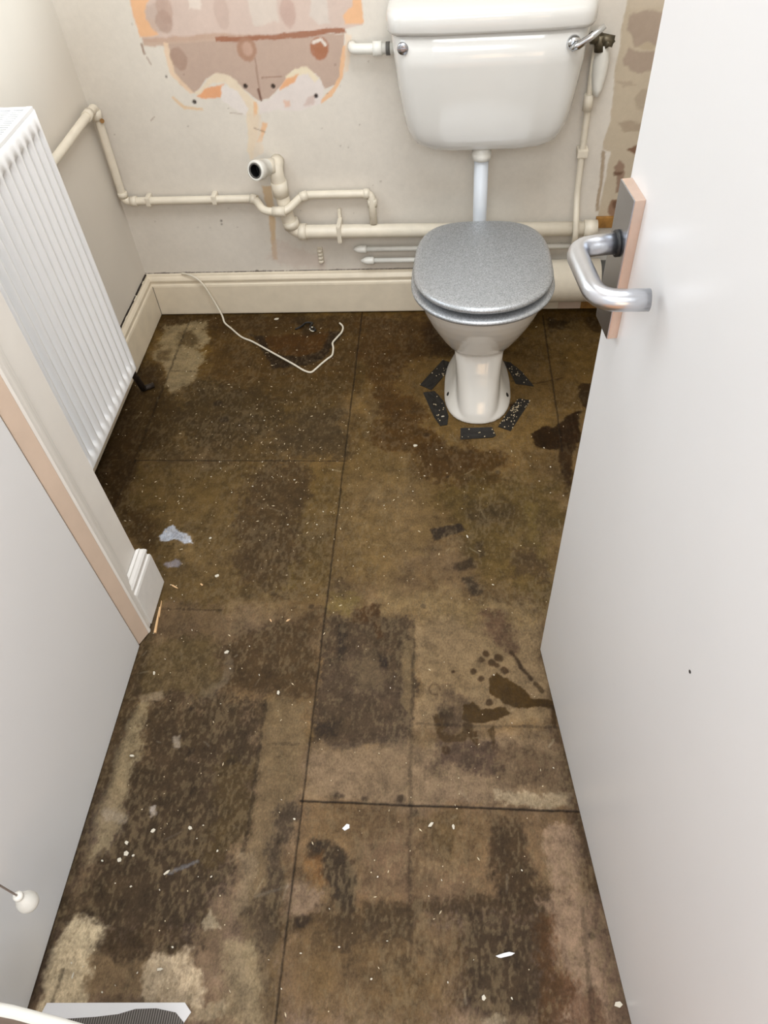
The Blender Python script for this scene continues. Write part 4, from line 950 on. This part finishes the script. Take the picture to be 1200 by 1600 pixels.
t = thing('soil_pipe', 'large cream soil pipe lying along the wall right of the toilet', 'pipe', (.3, 2.08, .15))
MB().tube([(.03, 2.075, .148), (.446, 2.075, .152)], .0635, 32).build('tube', M['pipe'], t)
MB().tube([(.440, 2.075, .152), (.60, 2.075, .153)], .058, 32).build('rubber_sleeve', M['greypipe'], t)

t = MB()
for k in range(4):
    t.lathe([(.0055, 0), (.0085, .002), (.0085, .009), (.0055, .0115)], (-.419, W - .0085, .186 + k * .0125), (0, 0, 1), 12)
t.box((-.427, W - .006, .184), (-.411, W, .238), .002)
tag(t.build('wall_plug', M['pipe']), 'small ribbed cream wall plug stuck on the wall above the skirting', 'wall plug')

# ------------------------------------------------------------------ radiator
R_ = thing('radiator', 'white ribbed panel radiator on the left wall', 'radiator', (-.95, 1.36, .155))
y0, y1, z0, z1, xf = 1.03, 1.664, .157, .866, -.905
ys, rows = [], []
pit = .0329
ny = int((y1 - y0) / pit * 8)
ys = [y1 - i * pit / 8 for i in range(ny + 1)]


def flute(y):
    u = (y1 - .0125 - y) / pit
    if u < -.1 or y < y0 + .02: return 0.0
    c = math.cos(2 * PI * u)
    return min(1.0, max(0.0, .5 + .85 * c))


zr = [(z0, 0), (z0 + .024, 0), (z0 + .030, .55), (z0 + .040, 1), (z1 - .060, 1), (z1 - .045, .55), (z1 - .038, 0), (z1 - .004, 0), (z1, .35)]
ring = [[Vector((xf - .021 * k * (flute(y) if k not in (.35,) or z < z1 else 1), y, z)) for y in ys] for z, k in zr]
b = MB().loft(ring, False, False)
b.add([(xf, y1, z0), (xf, y1, z1), (xf - .012, y1, z1), (xf - .012, y1, z0)], [(0, 1, 2, 3)], False)
b.add([(xf, y1, z0), (xf, ys[-1], z0), (xf - .012, ys[-1], z0), (xf - .012, y1, z0)], [(0, 1, 2, 3)], False)
b.build('front_panel', M['radiator'], R_)
MB().box((-.985, y0, z0), (-.972, y1 - .004, z1 - .006), .003).build('back_panel', M['radiator'], R_)
MB().box((-.970, y0, z0 + .05), (-.932, y1 - .02, z1 - .05)).build('convector', M['raddark'], R_)
MB().box((-.9835, y1 - .004, z0 + .02), (-.9085, y1 + .001, z1 - .0025), .001).build('side_panel', M['radiator'], R_)
b = MB().box((-.984, y0, z1 - .002), (-.974, y1, z1 + .006), .001).box((-.920, y0, z1 - .002), (-.907, y1, z1 + .006), .001).box((-.9745, y1 - .014, z1 - .001), (-.9195, y1, z1 + .0055), .001).box((-.9495, y0, z1 - .001), (-.9445, y1 - .01, z1 + .0052))
k = y1 - .022
while k > y0:
    b.box((-.9745, k - .0032, z1 - .0015), (-.9195, k + .0032, z1 + .0044))
    k -= .0105
b.build('top_grille', M['radiator'], R_)
MB().tube([(-.940, 1.652, .205), (-.946, 1.70, .125), (-.952, 1.742, .012)], .0095, 12, True, bend=.03).build('foot', M['darkmetal'], R_)
ft = R_.children[-1]
ft['label'] = 'black iron foot'
MB().tube([(-.958, 1.742, .009), (-.925, 1.764, .009)], .0085, 12).build('toe', M['darkmetal'], ft)

# ------------------------------------------------------------------ loose things
t = thing('pull_cord', 'light switch pull cord with white bell toggle hanging before the left door', 'pull cord', (-.65, .252, .25))
MB().tube([(-.65, .252, .285), (-.65, .252, CH)], .0016, 8).build('cord', M['cord'], t)
MB().lathe([(.0045, 0), (.0075, -.003), (.0075, -.008), (.0048, -.011), (.0065, -.014), (.0115, -.022), (.0155, -.033), (.0165, -.041), (.0155, -.045), (.010, -.047)], (-.65, .252, .289), (0, 0, 1), 28).build('toggle', M['pipewhite'], t)

cpts = [(-.888, 2.147, .158), (-.862, 2.138, .158), (-.835, 2.131, .146), (-.815, 2.126, .12), (-.795, 2.119, .07), (-.775, 2.105, .022), (-.765, 2.085, .006)] + [(p[0], p[1], .0032) for p in [(-0.736, 2.055), (-0.693, 2.009), (-0.652, 1.984), (-0.595, 1.940), (-0.543, 1.900), (-0.500, 1.867), (-0.461, 1.835), (-0.438, 1.826), (-0.425, 1.841), (-0.410, 1.866), (-0.393, 1.891), (-0.380, 1.910), (-0.380, 1.946), (-0.385, 1.973), (-0.373, 2.003), (-0.361, 2.030), (-0.360, 2.058), (-0.373, 2.079)]]
q = []
for i in range(len(cpts) - 1):
    a, b_, c, d = [Vector(cpts[max(0, min(len(cpts) - 1, i + k))]) for k in (-1, 0, 1, 2)]
    for j in range(5):
        s = j / 5
        q.append(.5 * ((2 * b_) + (c - a) * s + (2 * a - 5 * b_ + 4 * c - d) * s * s + (3 * b_ - a - 3 * c + d) * s ** 3))
q.append(Vector(cpts[-1]))
tag(MB().tube(q, .0031, 8).build('cable', M['cable']), 'thin white loose cable trailing from the skirting across the wet floor', 'cable')
tag(MB().tube([(p[0], p[1], .004) for p in [(-0.518, 2.047), (-0.498, 2.064), (-0.488, 2.085), (-0.461, 2.081), (-0.472, 2.063), (-0.461, 2.039), (-0.448, 2.039), (-0.458, 2.056)]], .0028, 8, bend=.01).build('twisted_tie', M['black']), 'small black twisted tie lying near the back skirting', 'tie')
tag(MB().tube([(p[0], p[1], .003) for p in [(-0.470, 2.046), (-0.467, 2.060), (-0.456, 2.056), (-0.450, 2.042), (-0.458, 2.035), (-0.467, 2.042)]], .0018, 8, bend=.01).build('wire_loop', M['cable']), 'tiny pale wire loop beside the black tie near the skirting', 'wire')

TAPES = (([(-0.028, 1.883), (0.006, 1.867), (-0.021, 1.812), (-0.060, 1.741), (-0.096, 1.765)], 'black tape strip behind left of the toilet foot'),
         ([(-0.085, 1.730), (-0.051, 1.738), (-0.023, 1.692), (-0.008, 1.628), (-0.011, 1.590), (-0.031, 1.585), (-0.050, 1.623)], 'black tape strip in front left of the toilet foot, white chip on it'),
         ([(0.027, 1.577), (0.116, 1.580), (0.126, 1.546), (0.117, 1.538), (0.026, 1.530)], 'black tape strip flat in front of the toilet foot'),
         ([(0.176, 1.671), (0.198, 1.702), (0.231, 1.693), (0.168, 1.564), (0.133, 1.582)], 'crumb-covered black tape strip in front right of the toilet foot'),
         ([(0.154, 1.877), (0.181, 1.868), (0.214, 1.822), (0.245, 1.756), (0.192, 1.768), (0.177, 1.822)], 'black pointed tape strip behind right of the toilet foot'))
for i, (poly, lab) in enumerate(TAPES):
    bm = bmesh.new()
    vs = [bm.verts.new((x, y, .0012)) for x, y in poly]
    f = bm.faces.new(vs)
    bmesh.ops.triangulate(bm, faces=[f])
    bmesh.ops.subdivide_edges(bm, edges=list(bm.edges), cuts=4, use_grid_fill=True)
    for v in bm.verts:
        v.co.z = .0010 + .0016 * abs(math.sin(v.co.x * 160 + i) * math.cos(v.co.y * 130 + 2 * i))
    ex = bmesh.ops.extrude_face_region(bm, geom=list(bm.faces))
    for v in [g for g in ex['geom'] if isinstance(g, bmesh.types.BMVert)]: v.co.z = .0003
    m_ = MB(); m_.bm(bm, False)
    tag(m_.build('tape_strip', M['tape']), lab, 'tape', 'tape strips around the toilet foot')


def chip_mesh(seed, L, Wd, H, m, name):
    rr = random.Random(seed)
    n = rr.choice((5, 6, 7))
    poly = []
    for k in range(n):
        a = 2 * PI * k / n + rr.uniform(-.25, .25)
        s = rr.uniform(.7, 1.1)
        poly.append((math.cos(a) * L / 2 * s, math.sin(a) * Wd / 2 * s))
    return MB().prism(poly, .0004, H).build(name, m)


# the chips that can be told apart
for px, L, Wd, ang, nm, m, lab, cat in (
        ((-0.100, 1.505), .016, .013, .2, 'paint_chip', 'flake', 'largest round white paint chip in front of the toilet', 'paint chip'),
        ((-0.195, 0.463), .020, .013, .7, 'paint_chip', 'paper', 'white curled scrap just below the lower cross joint of the floor', 'paint chip'),
        ((0.101, 0.262), .046, .009, .22, 'plastic_scrap', 'paper', 'long pale grey scrap on the dark patch at the bottom right', 'scrap'),
        ((0.063, 0.197), .010, .013, .1, 'paint_chip', 'flake', 'small white chip at bottom, right of centre', 'paint chip'),
        ((-0.660, 0.587), .016, .006, .0, 'paint_chip', 'flake', 'bright white chip beside the bottom of the left door', 'paint chip'),
        ((-0.528, 0.365), .018, .007, .7, 'paint_chip', 'flake', 'elongated white chip with a chalky smear, lower left', 'paint chip'),
        ((-0.574, 0.440), .014, .010, .5, 'paint_chip', 'flake', 'cream chip lying left of another cream chip, lower left floor', 'paint chip'),
        ((-0.502, 0.448), .010, .014, .9, 'paint_chip', 'flake', 'cream chip right of its twin on the lower left floor', 'paint chip'),
        ((-0.616, 0.396), .016, .013, .2, 'paint_chip', 'flake', 'largest of the cluster of cream chips at lower left', 'paint chip'),
        ((-0.621, 0.415), .009, .012, .6, 'paint_chip', 'flake', 'topmost of the cluster of cream chips at lower left', 'paint chip'),
        ((-0.626, 0.383), .012, .012, .3, 'paint_chip', 'flake', 'leftmost of the cluster of cream chips at lower left', 'paint chip'),
        ((-0.601, 0.392), .007, .007, .1, 'paint_chip', 'flake', 'tiny rightmost chip of the cream cluster at lower left', 'paint chip'),
        ((-0.372, 0.740), .008, .015, .1, 'paint_chip', 'flake', 'white chip standing at the edge of the dark stain, left of centre joint', 'paint chip'),
        ((-0.508, 0.836), .016, .012, .4, 'plaster_crumb', 'flake', 'pale plaster crumb in the dark stain right of the left door corner', 'plaster crumb'),
        ((-0.663, 0.779), .009, .014, .3, 'plaster_crumb', 'flake', 'cream plaster crumb by the far corner of the left door', 'plaster crumb'),
        ((-0.575, 1.049), .016, .010, .5, 'plaster_crumb', 'flake', 'pale crumb right of the small grey plaster smear', 'plaster crumb'),
        ((-0.617, 1.167), .009, .009, .3, 'plaster_crumb', 'flake', 'cream crumb right of the large grey plaster smear', 'plaster crumb'),
        ((-0.674, 1.014), .030, .005, -.5, 'wood_sliver', 'splinter', 'pale wood sliver at the corner of the short white skirting', 'wood sliver'),
        ((-0.608, 1.022), .012, .006, -.7, 'wood_sliver', 'splinter', 'short pale sliver right of the white skirting piece', 'wood sliver'),
        ((-0.378, 0.925), .016, .006, .7, 'wood_sliver', 'splinter', 'pale sliver left of the centre joint, right of its pair', 'wood sliver'),
        ((-0.419, 0.924), .014, .005, -.8, 'wood_sliver', 'splinter', 'pale sliver left of the centre joint, left of its pair', 'wood sliver'),
        ((-0.024, 1.623), .014, .006, .05, 'paint_chip', 'flake', 'white oblong chip on the tape in front left of the toilet', 'paint chip'),
        ((0.043, 1.182), .005, .013, .4, 'paint_chip', 'flake', 'pinkish white chip right of the dark bar mark', 'paint chip'),
        ((-0.032, 0.475), .016, .008, .7, 'plaster_crumb', 'flake', 'pale crumb just below the joint, left of the upright one', 'plaster crumb'),
        ((0.011, 0.473), .006, .014, .1, 'plaster_crumb', 'flake', 'upright pale crumb below the lower cross joint', 'plaster crumb'),
        ((0.284, 0.200), .018, .012, .0, 'plaster_crumb', 'flake', 'pale crumb at the foot of the right door, bottom right', 'plaster crumb'),
        ((-0.500, 0.208), .016, .007, .1, 'paint_chip', 'flake', 'white curved chip on the pale patch, bottom left', 'paint chip'),
        ((-0.653, 0.190), .005, .014, .0, 'paint_chip', 'flake', 'white narrow chip on the pale patch nearest the left door', 'paint chip'),
        ((-0.592, 2.109), .020, .013, .4, 'paint_chip', 'flake', 'white flake against the back skirting left of the black tie', 'paint chip')):
    o_ = chip_mesh(sum(map(ord, lab)), L * .82, Wd * .82, .0024, M[m], nm)
    o_.location = (px[0], px[1], 0)
    o_.rotation_euler = (0, 0, ang)
    if 'white oblong' in lab: o_.location.z = .002
    tag(o_, lab, cat)

# small loose flakes nobody could tell apart: individuals in one group
base = [chip_mesh(300 + k, .0056, .0042, .0012, M['flake'], 'paint_flake') for k in range(6)]
for o_ in base: tag(o_, 'tiny pale paint flake lying loose on the stained brown floor', 'paint flake', 'tiny loose flakes on the floor')
FLK = [(-0.707, 1.603), (-0.550, 1.610), (-0.440, 1.575), (-0.508, 1.586), (-0.621, 1.589), (-0.597, 1.559), (-0.487, 1.733), (-0.452, 1.692), (-0.588, 1.627), (-0.979, 1.551), (-0.650, 1.440), (-0.641, 1.415), (-0.527, 1.440), (-0.490, 1.384), (-0.662, 1.383), (-0.724, 1.309), (-0.592, 1.325), (-0.538, 1.348), (-0.464, 1.385), (-0.426, 1.373), (-0.324, 1.410), (-0.716, 1.266), (-0.421, 1.215), (-0.399, 1.304), (-0.498, 1.269), (-0.541, 1.224), (-0.333, 1.260), (-0.345, 1.216), (-0.255, 1.657), (-0.245, 1.602), (-0.026, 1.497), (-0.040, 1.490), (-0.071, 1.390), (-0.136, 1.459), (-0.100, 1.334), (0.086, 1.344), (0.030, 1.275), (0.235, 1.373), (0.261, 1.332), (0.293, 1.322), (-0.174, 1.283), (-0.238, 1.085), (-0.089, 1.050), (0.103, 1.037), (-0.164, 1.116), (-0.692, 0.882), (-0.674, 0.981), (-0.665, 0.972), (-0.649, 0.991), (-0.647, 0.815), (-0.602, 0.893), (-0.457, 0.854), (-0.422, 0.782), (-0.491, 0.796), (-0.495, 0.710), (-0.127, 0.760), (-0.119, 0.787), (0.098, 0.798), (0.004, 0.996), (0.046, 0.994), (0.210, 0.596), (-0.330, 0.510), (-0.299, 0.474), (-0.439, 0.408), (-0.441, 0.362), (-0.534, 0.335), (-0.484, 0.429), (-0.477, 0.454), (-0.659, 0.380), (-0.590, 0.338), (-0.466, 0.361), (-0.622, 0.342), (-0.128, 0.377), (-0.010, 0.377), (0.137, 0.401), (-0.033, 0.349), (-0.212, 0.319), (-0.188, 0.259), (-0.128, 0.214), (-0.104, 0.273), (0.003, 0.216), (0.047, 0.252), (-0.310, 0.233), (-0.255, 0.246), (-0.281, 0.191), (0.110, 0.199), (-0.639, 0.205), (-0.662, 0.209), (-0.573, 0.180), (-0.593, 0.169), (-0.486, 0.243), (-0.539, 0.201), (-0.318, 0.998), (-0.206, 0.861), (0.132, 0.688), (0.256, 1.498), (0.268, 1.425), (0.027, 1.424), (-0.010, 1.712), (-0.434, 2.031), (-0.535, 2.061), (-0.759, 2.038), (-0.377, 1.897), (-0.817, 1.903)]
rr = random.Random(3)
for i, (x, y) in enumerate(FLK):
    o_ = base[i] if i < 6 else base[i % 6].copy()
    if i >= 6: COL.objects.link(o_)
    o_.location = (x, y, .0002)
    s = rr.uniform(.45, 1.0)
    o_.scale = (s, s * rr.uniform(.6, 1.1), 1)
    o_.rotation_euler = (0, 0, rr.uniform(0, 6.28))
# grit: past counting
b = MB()
rs = random.Random(12)
for i in range(760):
    x, y = rs.uniform(-.98, .42), rs.uniform(.14, 2.12)
    if i > 420: x, y = rs.gauss(-.45, .22), rs.gauss(1.45, .28)
    if x < -.69 and y < 1.02: continue
    if x > .19 and y < .9: continue
    if not (-.99 < x < .5 and .13 < y < 2.12): continue
    if abs(x - .076) < .115 and 1.57 < y < 1.95: continue
    r_ = rs.uniform(.0005, .0014)
    a = rs.uniform(0, 6.28)
    l = rs.choice((1, 1, 1.4, 3.2))
    p = [(x + math.cos(a) * r_ * l, y + math.sin(a) * r_ * l), (x - math.sin(a) * r_, y + math.cos(a) * r_), (x - math.cos(a) * r_ * l, y - math.sin(a) * r_ * l), (x + math.sin(a) * r_, y - math.cos(a) * r_)]
    b.prism(p, .0002, .0013)
for poly, n in ((TAPES[0][0], 16), (TAPES[1][0], 14), (TAPES[2][0], 8), (TAPES[3][0], 60), (TAPES[4][0], 16)):
    for i in range(n):
        ws = [rs.random() ** 4 for _ in poly]
        x, y = sum(w_ * p[0] for w_, p in zip(ws, poly)) / sum(ws), sum(w_ * p[1] for w_, p in zip(ws, poly)) / sum(ws)
        r_ = rs.uniform(.0008, .0022)
        a = rs.uniform(0, 6.28)
        b.prism([(x + math.cos(a + k * PI / 2) * r_, y + math.sin(a + k * PI / 2) * r_) for k in range(4)], .0022, .0040)
tag(b.build('floor_grit', M['grit']), 'fine pale plaster grit scattered over the dark floor', 'grit', kind='stuff')

# splintered timber under the short skirting
for i, (p0, p1, w_, lab) in enumerate((((-0.695, 0.953), (-0.688, 0.882), .006, 'orange brown split wood sliver under the short white skirting'), ((-0.695, 0.971), (-0.690, 0.926), .003, 'thin pale splinter leaning under the short white skirting'))):
    d_ = Vector((p1[0] - p0[0], p1[1] - p0[1], 0)).normalized()
    n_ = Vector((-d_.y, d_.x, 0)) * w_ / 2
    a, c = Vector((p0[0], p0[1], 0)), Vector((p1[0], p1[1], 0))
    tag(MB().prism([tuple((a + n_ * .3)[:2]), tuple((a - n_ * .3)[:2]), tuple((c - n_)[:2]), tuple((c + n_)[:2])], .0005, .005).build('wood_splinter', M['splinter']), lab, 'wood splinter')

# white-edged sheet with a dark ribbed panel on the floor, bottom left
t = thing('packaging_sheet', 'white paper sheet with dark ribbed panel on the floor, bottom left', 'packaging', (-.55, .12, 0))
MB().prism([(-0.685, 0.148), (-0.444, 0.162), (-0.430, 0.149), (-0.442, 0.128), (-0.424, 0.080), (-0.670, 0.066), (-0.691, 0.127)], .0006, .0016).build('paper', M['paper'], t)
MB().prism([(-0.648, 0.127), (-0.593, 0.133), (-0.555, 0.139), (-0.527, 0.148), (-0.491, 0.151), (-0.456, 0.147), (-0.439, 0.134), (-0.429, 0.084), (-0.661, 0.071), (-0.667, 0.119)], .0017, .0022).build('ribbed_panel', M['ribbed'], t)

# low white tub at the photographer's feet: only the far rim shows
t = thing('storage_tub', 'white rounded tub rim cut off by the bottom left corner', 'tub', (-.56, -.03, 0))
ca, sa = math.cos(-.15), math.sin(-.15)


def tub(s, z, n=5):
    out = []
    for k in range(48):
        a = 2 * PI * k / 48
        x = abs(math.cos(a)) ** (2 / n) * math.copysign(1, math.cos(a)) * (.150 * s[0])
        y = abs(math.sin(a)) ** (2 / n) * math.copysign(1, math.sin(a)) * (.115 * s[1])
        out.append(Vector((-.545 + x * ca - y * sa, -.012 + x * sa + y * ca, z)))
    return out


rim = [tub((1.0, 1.0), .288), tub((1.02, 1.02), .292), tub((1.02, 1.02), .299), tub((.99, .985), .302), tub((.94, .92), .302), tub((.91, .885), .298)]
MB().loft([tub((.86, .84), .002), tub((.86, .84), .0025), tub((.965, .95), .27), tub((1.0, 1.0), .288)] + rim, cap=False).add(tub((.86, .84), .002), [tuple(range(48))]).build('body', M['pipewhite'], t)
MB().loft([tub((.91, .885), .298), tub((.78, .76), .01)], cap=False).add(tub((.78, .76), .01), [tuple(range(48))]).build('inside', M['tubinside'], t)
